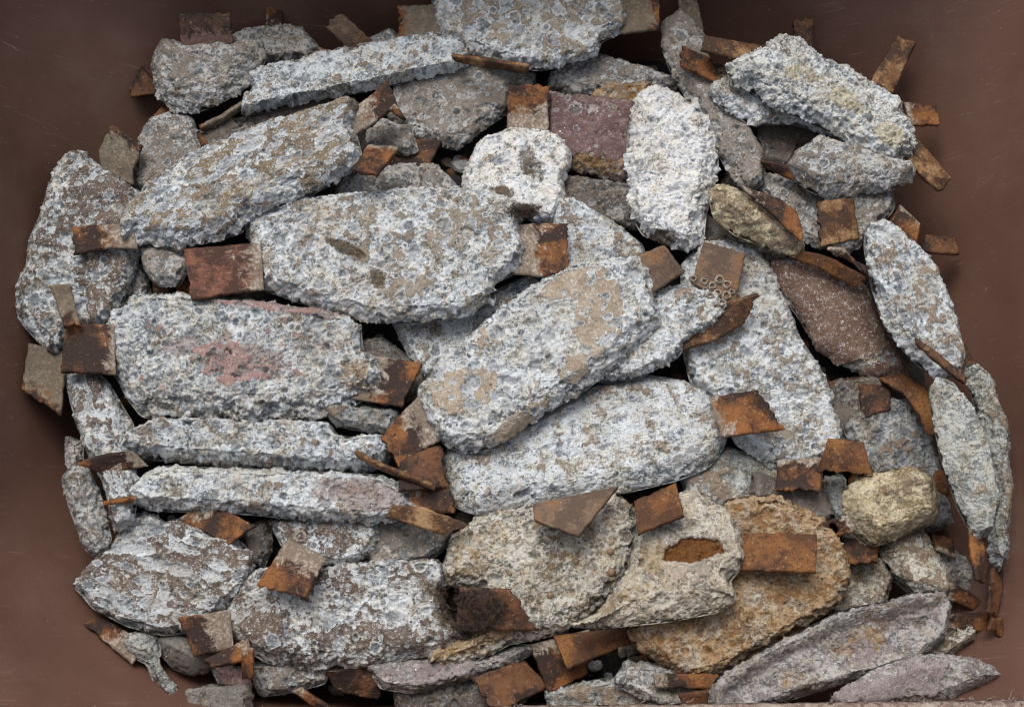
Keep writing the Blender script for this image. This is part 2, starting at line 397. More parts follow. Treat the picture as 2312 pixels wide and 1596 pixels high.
    P2 = np.stack([q2[:, 0], q2[:, 1], -h2], 1); m = ~b2
    P2[m] += n2[m] * (dis2[m] * .4)[:, None]
    P2[:, 2] += pl[0] + pl[1] * P2[:, 0] + pl[2] * P2[:, 1]
    v = np.vstack([P3, P2]) - org; ff = np.vstack([f, f2[:, ::-1] + len(P3)])
    return mesh_obj("zinc_body", v, ff, mat, parent, np.vstack([at, at2]), attr2=np.vstack([mb, mb2]))

def strap_mesh(L, Rr, mat, parent, org, seed, th=.0045, rag=1., name="steel_strap", hole=None):
    """L, Rr: (n,3) world rails, root first"""
    rs = np.random.RandomState(seed)
    ln = np.linalg.norm(np.diff((L + Rr) / 2, axis=0), axis=1); s = np.concatenate([[0], np.cumsum(ln)])
    n = max(4, int(s[-1] / .0019)); wd = np.linalg.norm(L - Rr, axis=1).mean(); m = max(3, int(wd / .0019))
    t = np.linspace(0, s[-1], n + 1)
    def rs_(r):
        o = np.stack([np.interp(t, s, r[:, k]) for k in range(3)], 1)
        for _ in range(3 if len(r) > 2 else 0): o[1:-1] = (o[:-2] + 2 * o[1:-1] + o[2:]) / 4
        return o
    A, B = rs_(L), rs_(Rr); w = np.linspace(0, 1, m + 1)
    G = A[:, None] * (1 - w)[None, :, None] + B[:, None] * w[None, :, None]
    off = rs.rand(3) * 80
    pp = (G.reshape(-1, 3) * 1000)
    du = np.gradient(G, axis=0); dv = np.gradient(G, axis=1); nr = np.cross(du, dv); nr /= np.linalg.norm(nr, axis=2)[..., None] + 1e-12
    if nr[..., 2].mean() < 0: nr = -nr
    # torn tip
    e = du[-1] / (np.linalg.norm(du[-1], axis=1)[:, None] + 1e-12)
    tip = G[-1] * 1000 / 7 + off; j = fbm(tip, 3, .6) * 7.0 * rag * .001 - .001
    fade = np.clip((t - (s[-1] - .012)) / .012, 0, 1) if s[-1] > .012 else t / s[-1]
    G = G + fade[:, None, None] * (e * j[:, None])[None]
    # nibbled side edges
    ew = fbm(pp / 8 + off, 3, .6).reshape(n + 1, m + 1); wv = (B - A); wv /= np.linalg.norm(wv, axis=1)[:, None] + 1e-12
    for col, sg in ((0, 1), (m, -1)): G[:, col] += wv * (np.maximum(ew[:, col], -.2) * .0024 * sg)[:, None]
    nz = fbm(pp / 12 + off, 3, .6).reshape(n + 1, m + 1) * .0011 + fbm(pp / 3 + off, 2).reshape(n + 1, m + 1) * .0004
    k = np.minimum(1, np.minimum(np.arange(m + 1), m - np.arange(m + 1))[None, :] / 1.0 + 0 * nz)
    top = G + nr * (nz + th / 2 - (1 - k) * .0009)[..., None]; bot = G - nr * (th / 2 - nz * .6)[..., None]
    keep = np.ones((n, m), bool)
    if hole is not None:
        yy, xx = np.meshgrid(np.arange(m) + .5, np.arange(n) + .5); keep = ((xx / n - hole[0]) * s[-1]) ** 2 + ((yy / m - hole[1]) * wd) ** 2 > hole[2] ** 2
    idx = np.arange((n + 1) * (m + 1)).reshape(n + 1, m + 1); K = idx.size
    f = []
    for i in range(n):
        for jx in range(m):
            if not keep[i, jx]: continue
            a, b, c, d = idx[i, jx], idx[i, jx + 1], idx[i + 1, jx + 1], idx[i + 1, jx]
            f.append((a, b, c, d)); f.append((a + K, d + K, c + K, b + K))
            for (di, dj, u, v2) in ((-1, 0, a, b), (1, 0, c, d), (0, -1, d, a), (0, 1, b, c)):
                ii, jj = i + di, jx + dj
                if ii < 0 or jj < 0 or ii >= n or jj >= m or not keep[ii, jj]: f.append((v2, u, u + K, v2 + K))
    fr = np.repeat((t / s[-1])[:, None], m + 1, 1).ravel(); fr = np.concatenate([fr, fr])
    at = np.stack([fr, fr * 0, fr * 0, fr * 0 + 1], 1)
    v = np.vstack([top.reshape(-1, 3), bot.reshape(-1, 3)]) - org
    o = mesh_obj(name, v, np.array(f), mat, parent, at, smooth=False)
    me = o.data; me.polygons.foreach_set("use_smooth", np.ones(len(me.polygons), bool))
    return o, top

OBJ = {}; JIT = np.random.RandomState(21)
def stamp(mask, z):
    H[mask] = np.maximum(H[mask], z[mask] if isinstance(z, np.ndarray) else z)
def rest(poly_px, T, tilt=None, sink=.008, lift=0., maxt=.16):
    m = inside(poly_px, HP)
    hh = H[m]; ww = at_z(HP[m], 0); dr = raydir(HP[m]); t = (hh - CAM[2]) / dr[:, 2]; ww = CAM + dr * t[:, None]
    A = np.stack([np.ones(len(hh)), ww[:, 0], ww[:, 1]], 1)
    if tilt is None:
        c = np.linalg.lstsq(A, hh, rcond=None)[0]; a, b = np.clip(c[1:], -maxt, maxt)
        a, b = a + JIT.uniform(-.055, .055), b + JIT.uniform(-.055, .055)
    else: a, b = tilt
    r = hh - a * ww[:, 0] - b * ww[:, 1]
    c = np.percentile(r, 96) + T * .38 - sink + lift
    return (c, a, b), m
def strap_rails(rl, rr, pl, dz, m_lift=True):
    """rails in traced points; z follows the body's plane, is lifted over what lies under the tip, then dz per point added"""
    L, Rr = [], []
    n = len(rl); dl, dr = (dz if isinstance(dz, tuple) else (dz, dz))
    dl = dl if hasattr(dl, '__len__') else [dl * i / max(1, n - 1) for i in range(n)]
    dr = dr if hasattr(dr, '__len__') else [dr * i / max(1, n - 1) for i in range(n)]
    lift = 0.
    if n == 2:                          # a straight trace still gets the bow and twist of a torn-off strap
        rl = np.stack([np.interp(np.linspace(0, 1, 5), [0, 1], rl[:, k]) for k in (0, 1)], 1); rr = np.stack([np.interp(np.linspace(0, 1, 5), [0, 1], rr[:, k]) for k in (0, 1)], 1)
        t = np.linspace(0, 1, 5); bow = JIT.uniform(-4, 5) * np.sin(math.pi * t) + JIT.uniform(-3, 9) * t * t; tw = JIT.uniform(-5, 5) * t
        dl = np.interp(t, [0, 1], dl) + bow + tw; dr = np.interp(t, [0, 1], dr) + bow - tw; n = 5
    poly = np.vstack([rl, rr[::-1]]); c = poly.mean(0); tipc = (rl[-1] + rr[-1]) / 2
    m = inside(poly, HP)
    w = on_plane(HP, pl)[..., 2]
    if m_lift and m.any():
        over = np.percentile((H - w)[m], 97) + .006
        lift = max(0., over)
    for i in range(n):
        for (r, d, out) in ((rl, dl, L), (rr, dr, Rr)):
            p0 = on_plane(r[i], pl); z = p0[2] + d[i] / 1000 + lift * (min(1., .85 + .15 * i / max(1, n - 1)) if i else .75)
            out.append(at_z(r[i], z))
    L, Rr = np.array(L), np.array(Rr)
    if m.any(): stamp(m, np.where(m, w + lift + .003 + max(0, (dl[-1] + dr[-1]) / 4000), -1))
    return L, Rr
def anode(outline, style, label, straps=(), T=.022, bw=.007, fl=None, name="zinc_anode", cat="anode", tilt=None, sink=.008, lift=0., group=None, maxt=.16, **k):
    px = P(outline); pl, m = rest(px, T, tilt, sink, lift, maxt)
    w3 = on_plane(px, pl); poly = smooth_outline(w3[:, :2], grow=.0018)
    c2 = poly.mean(0); org = np.array([c2[0], c2[1], pl[0] + pl[1] * c2[0] + pl[2] * c2[1]])
    root = thing(name, org, label, cat, group); seed = zlib.crc32(label.encode()) % 99991
    if fl is not None: fl = (R_(fl[0]), fl[1] / 1000)
    zinc_body(poly, pl, T, bw, fl, seed, mat=ZM[style], parent=root, org=org, **k)
    surf = on_plane(HP, pl)[..., 2]
    sts = []
    for i, s in enumerate(straps):
        rl, rr = P(s[0]), P(s[1]); kw = dict(s[4]) if len(s) > 4 else {}
        sl = kw.pop('sl', True)
        L, Rr = strap_rails(rl, rr, pl, s[3] if len(s) > 3 else 0, sl)
        o, top = strap_mesh(L, Rr, RM[s[2]], root, org, seed + i + 1, **kw); sts.append((o, top, org))
    stamp(m, np.where(m, surf + T * .60, -1))
    OBJ[label] = (root, pl, sts, org); return root, pl, sts, org
def loose(rl, rr, style, label, dz=0, lift=0., name="steel_strap", **kw):
    rl, rr = P(rl), P(rr); poly = np.vstack([rl, rr[::-1]]); pl, m = rest(poly, .004, None, .0, lift)
    dz = dz if not np.isscalar(dz) or len(rl) > 2 else ([4 + JIT.uniform(-4, 8), dz + JIT.uniform(-4, 8)], [4 + JIT.uniform(-4, 8), dz + JIT.uniform(-4, 8)])
    L, Rr = strap_rails(rl, rr, pl, dz, False); org = (L + Rr).mean(0) / 2
    seed = zlib.crc32(label.encode()) % 99991
    o, top = strap_mesh(L, Rr, RM[style], None, org, seed, name="steel_strap", **kw)
    o.location = org; o['label'] = label; o['category'] = "steel strap"
    return o, top
# ------------------------------------------------------------ the bin
def bin_mat():
    g = N("brown_moulded_plastic"); M = g.math
    geo = g.n("NewGeometry"); pos = geo.outputs['Position']; g.co = pos
    n = g.noise(3.5, 4, .6); n2 = g.noise(160, 3, .7)
    col = g.mix(g.step(n, .3, .7), (.084, .043, .031), (.122, .064, .046))
    col = g.mix(M('MULTIPLY', g.step(g.noise(9, 5, .7), .48, .75), .12), col, (.25, .19, .16))
    for i, (rot, sc) in enumerate(((.5, 1), (-.7, 1.3), (1.2, .9), (-.2, 1.1), (2.2, 1.2))):
        mp = g.n("Mapping"); g.l(pos, mp.inputs['Vector']); mp.inputs['Rotation'].default_value = (rot * .7, rot * .5, rot)
        mp.inputs['Scale'].default_value = (5 * sc, 150 * sc, 5 * sc); mp.inputs['Location'].default_value = (i, i * 2, i * 3)
        w = g.noise(1.0, 1, .5, .25, vec=mp.outputs[0])
        line = M('LESS_THAN', M('ABSOLUTE', M('SUBTRACT', w, .5)), .004)
        gate = g.step(g.noise(14 + 3 * i, 2, .5), .58, .66)
        col = g.mix(M('MULTIPLY', M('MULTIPLY', line, gate), .13), col, (.48, .36, .33))
    col = g.mix(g.step(g.noise(330, 2, .5), 0.735, .76, 0., .25), col, (.5, .42, .38))
    g.l(col, g.b.inputs['Base Color']); g.b.inputs['Roughness'].default_value = .5
    g.b.inputs['Specular IOR Level'].default_value = .22
    g.bump(M('ADD', n2, g.noise(30, 3)), .25, .0012)
    return g.m
def rim_mat():
    g = N("scuffed_rim_plastic"); M = g.math
    n = g.noise(120, 5, .7, 1.5); n2 = g.noise(18, 3)
    col = g.mix(g.step(n, .42, .62), (.13, .08, .065), (.27, .205, .17)); col = g.mix(g.step(n2, .55, .7, 0., .7), col, (.36, .32, .26))
    g.l(col, g.b.inputs['Base Color']); g.b.inputs['Roughness'].default_value = .75; g.bump(n, .7, .002); return g.m
BM = bin_mat(); RIMM = rim_mat()
# inner opening at the rim: measured from the photograph's bottom edge; the other sides lie just outside the frame
RZ = .075
y_near = at_z(np.array([1156, 1593]), RZ)[1]
def rrect(hx, y0, y1, r, z, n=14):
    pts = []
    for cx, cy, a0 in ((hx - r, y1 - r, 0), (-hx + r, y1 - r, 90), (-hx + r, y0 + r, 180), (hx - r, y0 + r, 270)):
        for k in range(n + 1):
            a = R_(a0 + 90 * k / n); x, y = cx + r * cos(a), cy + r * sin(a); pts.append((x - .012 * (y - .1), y + .012 * x, z))
    return pts
rings = []
Y1 = .53; HX = .58
prof = [(0, -.45, .09, .11), (0, -.42, .075, .115)]
N_ = 22
for i in range(N_ + 1):                       # walls draw in toward the floor
    t = 1 - i / N_; inn = .26 * max(0, t - .1) ** 1.25
    rings.append(rrect(HX - inn, y_near + inn * .12, Y1 - inn, .12 + inn * 2.2, RZ - t * .49))
fl_inn = .125
rings.insert(0, rrect(HX - .27, y_near + .06, Y1 - .27, .25, RZ - .50))
nr = len(rings[0]); v = []; f = []
for r_ in rings: v += r_
for i in range(len(rings) - 1):
    for k in range(nr):
        a, b = i * nr + k, i * nr + (k + 1) % nr; f.append((a, b, b + nr, a + nr))
v.append((0, (y_near + Y1) / 2, RZ - .50)); c0 = len(v) - 1
for k in range(nr): f.append((k, c0, (k + 1) % nr))
# outside skin, 4 mm away
base = len(v)
for i, r_ in enumerate(rings):
    cx, cy = 0, (y_near + Y1) / 2
    for (x, y, z) in r_:
        L = math.hypot(x, y - cy); v.append((x + x / L * .006, y + (y - cy) / L * .006, z - (.006 if i == 0 else 0)))
for i in range(len(rings) - 1):
    for k in range(nr):
        a, b = base + i * nr + k, base + i * nr + (k + 1) % nr; f.append((b, a, a + nr, b + nr))
f.append(tuple(base + k for k in reversed(range(nr))))
binr = thing("plastic_bin", (0, .05, RZ - .5), "scratched reddish brown plastic bin holding the whole heap of corroded anodes", "bin")
off = np.array([0, .05, RZ - .5])
mesh_obj("tub", np.array(v) - off, f, BM, binr)
# rolled rim, rough sawn edge
sec = [(0, 0), (.0015, .006), (.006, .0095), (.014, .0105), (.024, .010), (.033, .0085), (.038, .004), (.038, -.006), (.034, -.02), (.031, -.02), (.006, -.004), (.0045, 0)]
v = []; f = []; ns = len(sec)
ring = rrect(HX, y_near, Y1, .12, RZ, 40); # densify
dense = []
for k in range(len(ring)):
    a, b = np.array(ring[k]), np.array(ring[(k + 1) % len(ring)]); m = max(1, int(np.linalg.norm(b - a) / .0035))
    for j in range(m): dense.append(a + (b - a) * j / m)
dense = np.array(dense); tg = np.roll(dense, -1, 0) - np.roll(dense, 1, 0); nn = np.stack([tg[:, 1], -tg[:, 0]], 1); nn /= np.linalg.norm(nn, axis=1)[:, None]
wob = fbm(dense * 1000 / 9, 4, .7) * .0022
for k in range(len(dense)):
    for j, (o_, z_) in enumerate(sec):
        fr = 1 if j < 3 else .25
        q = dense[k].copy(); q[:2] += nn[k] * (o_ + wob[k] * fr); q[2] += z_ + wob[k] * .3 * fr; v.append(q)
nd = len(dense)
for k in range(nd):
    for j in range(ns):
        a = k * ns + j; b = k * ns + (j + 1) % ns; c = ((k + 1) % nd) * ns + (j + 1) % ns; d = ((k + 1) % nd) * ns + j
        f.append((a, d, c, b))
mesh_obj("rim", np.array(v) - off, f, RIMM, binr)
# loose shavings of plastic that fray from the near rim
v = []; f = []; rs = np.random.RandomState(4)
def shred(p, w=.0012, L=.008):
    a = rs.uniform(0, 2 * math.pi); d = np.array([cos(a) * .9, abs(sin(a)) * .8, rs.uniform(.1, .7)]); q = np.array(p, float); n = 7; side = np.cross(d, (0, 0, 1)); side /= np.linalg.norm(side)
    b = len(v)
    for i in range(n + 1):
        w_ = w * (1 - i / n * .85); v.append(q - side * w_); v.append(q + side * w_); v.append(q + np.array([0, 0, .0006]))
        d = d + rs.normal(0, .35, 3); d /= np.linalg.norm(d); q = q + d * L / n
    for i in range(n):
        a0 = b + 3 * i
        for (x, y) in ((0, 2), (2, 1), (1, 0)): f.append((a0 + x, a0 + y, a0 + 3 + y, a0 + 3 + x))
for i in range(150):
    x = rs.uniform(-.1, .5) if i < 60 else (rs.uniform(.30, .47) if i < 130 else rs.uniform(-.52, -.2))
    shred((x, y_near + .012 * x + rs.uniform(-.008, .0015), RZ + .006), L=rs.uniform(.003, .011), w=rs.uniform(.0004, .0013))
o = mesh_obj("plastic_shavings", np.array(v) - off, f, RIMM, binr); o['kind'] = "stuff"

# ------------------------------------------------------------ fine debris that fills the bottom
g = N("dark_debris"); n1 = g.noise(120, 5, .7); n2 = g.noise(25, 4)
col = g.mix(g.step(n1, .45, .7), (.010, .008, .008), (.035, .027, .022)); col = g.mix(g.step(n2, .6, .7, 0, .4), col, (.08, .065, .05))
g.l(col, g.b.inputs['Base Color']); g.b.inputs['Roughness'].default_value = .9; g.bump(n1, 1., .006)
nx, ny = 190, 130
gx, gy = np.meshgrid(np.linspace(-.53, .53, nx + 1), np.linspace(-.33, .50, ny + 1))
pp = np.stack([gx.ravel(), gy.ravel(), gx.ravel() * 0], 1)
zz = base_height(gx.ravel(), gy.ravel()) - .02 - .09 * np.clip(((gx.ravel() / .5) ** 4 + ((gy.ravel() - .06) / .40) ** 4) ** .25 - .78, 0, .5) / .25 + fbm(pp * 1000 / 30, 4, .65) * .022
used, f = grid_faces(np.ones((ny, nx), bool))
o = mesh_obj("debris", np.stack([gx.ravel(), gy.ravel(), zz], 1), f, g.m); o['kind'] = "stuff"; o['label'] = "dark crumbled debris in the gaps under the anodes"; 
# ------------------------------------------------------------ the heap, laid from the bottom up
# deep pieces seen only through gaps
loose("320,150 290,205", "370,215 300,218", 'd', "dark torn strap end against the wall left of the lumpy grey anode")
loose("375,232 345,262", "400,290 372,300", 'd', "dark rusty strap stub below the lumpy grey anode")
loose("1010,300 955,400", "880,330 845,430", 'd', "shadowed brown strap under the taupe slab")
loose("1330,380 1250,420", "1440,400 1380,520", 'd', "dark steel plate behind the white upright anode")
loose("600,60 600,-10", "640,70 637,10", 'r', "brown strap end standing at the top edge behind the lumps")
loose("1795,110 1790,50", "1838,115 1835,35", 'd', "dark upright strap behind the yellow crusted anode at top right", lift=.02)
loose("395,590 400,690", "440,600 440,700", 'r', "brown strap deep in the gap left of the reddish strap")
loose("340,590 350,690", "375,590 392,690", 'd', "dark pinkish strap deep in the gap below the long diagonal anode")
loose("2130,740 2190,860", "2160,735 2215,850", 'l', "thin upright rusty strap against the right wall", lift=.03)
loose("930,1050 1000,1040", "920,1150 1030,1160", 'r', "brown plate in the gap left of the pale smooth anode", lift=.02)
loose("905,1020 1000,1005", "900,1110 1010,1100", 'd', "dark plate deep under the middle of the heap")
loose("1870,860 2000,840", "1880,950 2010,930", 'd', "dark brown plate in the gap under the rusty red anode")
loose("2090,530 2160,540", "2080,570 2165,575", 'd', "dark strap end against the right wall")
loose("2040,232 2112,240", "2055,285 2122,284", 'r', "rusty strap end behind the yellow crusted anode", lift=.03)
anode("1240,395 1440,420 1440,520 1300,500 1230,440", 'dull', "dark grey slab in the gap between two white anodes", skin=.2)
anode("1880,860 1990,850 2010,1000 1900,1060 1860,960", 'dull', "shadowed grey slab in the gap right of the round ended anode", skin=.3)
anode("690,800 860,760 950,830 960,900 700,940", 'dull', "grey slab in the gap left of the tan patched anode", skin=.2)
anode("700,900 900,930 890,985 760,960", 'blue', "bluish grey slab edge under the pink patched anode", skin=.0, lift=.01)
anode("280,600 330,600 340,680 260,720", 'grey', "small grey lump in the gap beside the left edge anode")
anode("320,560 400,545 430,590 405,645 350,640 325,600", 'grey', "pitted grey anode end under the long diagonal anode", skin=0, lift=.02)
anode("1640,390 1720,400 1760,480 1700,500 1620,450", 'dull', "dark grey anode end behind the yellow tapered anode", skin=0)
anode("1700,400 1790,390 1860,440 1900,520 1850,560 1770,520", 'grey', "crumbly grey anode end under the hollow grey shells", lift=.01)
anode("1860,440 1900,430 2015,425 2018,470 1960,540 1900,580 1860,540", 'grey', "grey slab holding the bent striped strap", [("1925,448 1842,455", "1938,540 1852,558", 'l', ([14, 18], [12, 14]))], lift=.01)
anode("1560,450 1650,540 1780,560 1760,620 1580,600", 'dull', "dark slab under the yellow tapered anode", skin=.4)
# top row
anode("1500,70 1505,50 1530,27 1562,50 1590,85 1605,150 1645,230 1695,300 1725,370 1722,410 1690,432 1655,410 1620,340 1590,270 1545,212 1515,160 1498,115", 'grey',
      "long curved grey anode with a smooth rounded end at the top", [("1537,50 1530,-12", "1590,75 1572,-8", 'g', 12)], skin=.55, T=.026, lift=.02, fl=(190, 16))
anode("1236,200 1246,165 1290,140 1350,127 1430,148 1525,178 1535,210 1470,200 1440,215 1340,225 1300,215", 'grey', "dark mottled grey slab edge at top centre", skin=-.1, T=.026, rough=.8, fl=(-90, 12))
anode("1340,232 1335,215 1380,194 1470,188 1468,220 1430,250 1360,245", 'rusty', "small bright ochre yellow chunk at top centre", T=.02, ncr=.3, cat="zinc fragment", name="zinc_fragment")
anode("1238,213 1430,238 1432,350 1418,412 1370,402 1280,382 1240,330", 'red', "purplish red painted block beside the white upright anode", skin=.75, ncr=.5, T=.03, bw=.006, fl=(-90, 18), rough=.8, patches=((1340, 385, 100, 24, -8, -1.6),), oc=((1340, 380, 110, 24, -8, .9),))
anode("440,300 560,262 700,228 800,222 810,250 700,300 560,345 470,365", 'dull', "dark taupe slab in shade under the long pink edged slab", [("530,300 420,302", "545,350 445,350", 'c', ([0, 8], [0, 2]))], skin=.5)
anode("320,300 340,270 380,255 432,268 460,350 430,400 330,440 298,420 308,350", 'grey', "mottled grey anode behind the long diagonal anode", skin=.1, fl=(180, 12))
anode("855,240 900,185 1010,160 1060,150 1202,163 1210,190 1150,205 1145,255 1090,292 1035,337 990,330 925,310", 'grey', "taupe grey slab under the long pink edged slab", skin=.45, crs=1.3, T=.024, fl=(-90, 14), patches=((930, 215, 70, 40, -15, .6),))
anode("830,92 880,65 905,90 905,130 850,130", 'grey', "small grey lump behind the pink edged slab", lift=.0)
loose("848,98 768,28", "800,125 735,62", 'm', "tan and orange strap sticking up beside the top centre anode", lift=.01, dz=20)
anode("972,-30 1400,-30 1412,40 1408,72 1355,95 1345,130 1270,150 1215,158 1110,145 1050,110 1000,85 985,50", 'speck', "large mottled anode cut off by the top edge of the photo",
      [("1385,-20 1492,-25", "1400,78 1490,66", 'g', ([2, 3], [2, 3]), dict(rag=.4)), ("985,12 898,14", "1005,92 900,98", 'g', ([0, 0], [0, -2]), dict(rag=1.2))], skin=.1, T=.026, fl=(-90, 12), lift=.03, crs=1.25, ncr=1.5)
anode("520,85 558,68 600,66 650,57 690,75 712,100 728,120 700,132 640,142 600,140 540,130", 'grey', "knobbly grey anode end at the top left", [("690,95 655,93", "745,122 700,110", 'l', 0)], skin=-.3, T=.024, rough=1.1)
anode("343,150 350,120 362,98 385,92 430,105 520,95 590,95 600,130 580,170 550,200 500,230 440,255 388,247 360,215", 'grey', "lumpy grey anode with an upright strap at the top left",
      [("410,112 402,30", "527,98 520,28", 'k', ([6, 22], [6, 22]), dict(rag=.35))], skin=-.1, T=.036, bw=.02, fl=(-90, 26), rough=1.25, ncr=.5, lift=.01, patches=((430, 175, 55, 22, -25, .7),))
anode("548,258 552,225 572,205 552,176 600,158 760,118 990,80 1035,95 1060,112 1068,138 1010,165 880,192 760,217 640,241 560,259", 'cool', "long narrow pitted slab with a thin pink painted edge",
      [("1020,125 1080,131 1196,148", "1030,138 1090,152 1186,165", 'l', ([3, 3, 6], [-8, -10, -8])), ("545,232 500,262 448,288", "550,243 508,273 455,297", 'g', ([4, 4, 4], [-6, -6, -6]), dict(rag=.3))],
      skin=-.3, T=.032, bw=.006, crs=1.25, ncr=1.5, tilt=(0, -.08), lift=.0, pk=((760, 122, 240, 9, 11.5, 1.5),))
# left
anode("112,420 130,375 150,350 182,345 232,382 320,438 328,500 318,560 296,640 270,690 235,735 160,742 142,800 110,792 62,742 30,700 28,655 62,600 68,540 92,490", 'umber', "big pitted anode leaning on the left wall",
      [("232,385 222,345 253,278", "302,418 300,385 325,330", 'g', ([2, 8, 18], [2, 8, 14]), dict(rag=.7)), ("66,775 48,880", "152,795 138,942", 'g', ([0, -6], [0, -6]), dict(rag=.7))],
      skin=.22, T=.028, fl=(190, 20), crs=1.25, tilt=(-.10, 0), patches=((230, 640, 60, 80, 0, .5), (200, 500, 50, 90, 0, .4)), lift=.02)
loose("112,645 145,740", "158,640 182,735", 'g', "narrow olive strap lying up against the left edge anode", lift=.012)
anode("148,850 200,835 240,860 300,960 300,1020 310,1100 300,1180 260,1200 240,1100 195,1010 165,920", 'umber', "brown and white streaked anode on edge at the left", skin=.35, T=.026, an=(-70, 3.), fl=(0, 12), lift=.02)
anode("150,985 185,1000 185,1060 165,1080 150,1040", 'grey', "small crusty tip against the left wall", T=.018)
anode("140,1080 165,1050 195,1055 222,1110 250,1220 225,1262 195,1240 160,1150", 'grey', "knobbly grey green bar against the left wall", skin=-.2, T=.026, bw=.012, rough=1.3, ncr=.4, patches=((190, 1150, 30, 60, 15, .5),), lift=.02)
anode("275,505 300,465 330,430 420,358 560,300 700,258 790,228 806,240 800,295 812,340 818,365 798,390 740,420 680,450 560,490 545,525 460,548 400,560 330,548 280,552", 'brown', "long diagonal anode with a yellow brown face full of white pits",
      [("300,505 225,508 166,514", "312,563 240,562 165,578", 'c', ([0, 1, 2], [0, 1, 2])), ("790,255 830,222 878,180", "800,308 845,278 900,240", 'c', ([0, 6, 14], [0, 6, 10]), dict(rag=.5))],
      skin=.4, oc=((560, 440, 240, 20, 30, .55),), T=.032, bw=.006, fl=(-62, 24), crs=1.05, ncr=1.5, an=(32, 2.2), tilt=(.03, .02), lift=.006, patches=((680, 460, 160, 30, -24, -2.), (800, 330, 30, 60, 0, -1.5), (400, 545, 120, 16, 0, -1.6)))
loose("890,235 915,270", "880,245 900,262", 'r', "small curled rust flake beside the strap of the long diagonal anode", lift=.02) 
anode("762,415 830,385 900,372 972,370 1010,398 1045,440 1000,465 760,455", 'grey', "low grey slab behind the large centre anode", skin=-.1, T=.02)
anode("830,300 868,272 925,290 942,340 915,352 880,338 835,345", 'grey', "crumbled anode stub with a hanging rusty strap", [("900,335 850,400", "830,330 795,385", 'r', 0)], skin=.1, T=.02, lift=-.004)
anode("1045,430 1050,395 1068,350 1088,318 1150,292 1232,300 1262,312 1287,345 1286,375 1270,405 1272,450 1250,505 1180,495 1120,480 1060,450", 'white', "squarish white anode with a strap pointing up in the middle",
      [("1143,300 1148,192", "1238,298 1240,194", 'c', ([2, 10], [2, 10]), dict(rag=.8))], skin=-.5, T=.03, crs=1.15, lift=.0, ncr=1.2, gr=((1195, 385, 30, 60, 20, .75), (1120, 452, 50, 26, 0, .9), (1185, 482, 50, 14, 0, .8), (1150, 340, 20, 20, 0, .4)), oc=((1160, 330, 30, 20, 0, .4),))
anode("1250,450 1300,452 1380,500 1450,555 1460,600 1350,620 1250,620 1240,520", 'cool', "smooth pale slab behind the large centre anode's right strap", skin=-.1, rough=.6, ncr=.8, T=.024)
anode("1905,965 1935,930 2000,895 2050,905 2095,960 2122,1060 2150,1180 2100,1200 1960,1080 1925,1010", 'blue', "bluish grey anode with dark square strap stub at the right", [("1940,868 1945,950", "2010,872 2010,925", 'd', 4, dict(rag=.6))], skin=-.2, T=.026, rough=.9, lift=-.005)
anode("1738,592 1765,583 1830,590 1910,605 1955,650 1980,720 2045,830 2050,852 1985,858 1900,822 1852,792 1800,710 1760,660", 'rustz', "flat anode with a smooth rust red face dusted white",
      [("2040,845 2095,882 2130,930 2147,982", "1985,855 2040,890 2075,935 2094,985", 'o', ([4, 14, 20, 16], [4, 14, 20, 16]), dict(rag=.2))], skin=.95, ncr=.15, T=.022, bw=.008, fl=(-130, 14), patches=((1900, 840, 120, 14, 20, -1.3),), lift=.012)
anode("1600,430 1625,418 1660,428 1740,470 1800,520 1816,560 1800,580 1740,560 1660,530 1612,490", 'yell', "yellow green tapered anode lying on edge", [("1790,562 1870,578 1960,628", "1785,582 1850,606 1930,650", 'o', ([2, 2, 0], [-4, -4, -6]))],
      skin=.1, T=.03, bw=.012, fl=(-120, 20), rough=.7, ncr=.4, lift=.012, tilt=(-.1, 0), patches=((1690, 460, 80, 20, -30, -1),))
loose("1672,420 1760,450 1800,480 1812,525", "1690,440 1750,490 1790,530 1812,548", 'r', "dark twisted triangular strap beside the yellow tapered anode", lift=.006)
loose("2030,463 2010,500", "2078,508 2070,555", 'r', "tan brown strap standing behind the right edge anode", lift=.03)
loose("1865,560 1955,600" , "1905,560 1965,632", 'r', "brown strap in the gap left of the right edge anode", lift=.012)
# top right group
loose("1965,185 2028,80", "2015,212 2066,100", 'l', "bright rusty strap standing out above the yellow crusted anode", lift=.035, dz=10)
anode("1695,282 1760,275 1830,300 1850,325 1800,345 1780,385 1722,370 1700,330", 'dull', "smooth dark grey hollow shell under the yellow crusted anode", skin=.9, ncr=.1, T=.024, lift=.0, patches=((1700, 330, 20, 60, 60, -1.5),))
anode("1775,378 1800,345 1850,308 1960,340 2062,372 2062,402 2000,432 1940,436 1880,448 1830,432 1795,405", 'grey', "grey shell shaped anode tilted under the yellow crusted anode",
      [("1800,378 1755,368 1714,360", "1850,425 1790,408 1724,375", 'r', ([2, 4, 4], [-2, -4, -6]), dict(rag=.4))], skin=-.1, rough=.8, ncr=.5, T=.028, bw=.01, fl=(-90, 18), lift=.006, tilt=(0, .05))
anode("1605,218 1602,196 1640,170 1700,180 1800,230 1880,290 1900,312 1850,300 1790,278 1700,282 1642,252", 'cool', "bluish white crumbling slab under the yellow crusted anode", [("1640,150 1538,104", "1640,197 1534,148", 'r', ([0, 4], [0, 4]))], skin=-.3, T=.024, bw=.008, fl=(-110, 16), rough=1.2, lift=.004)
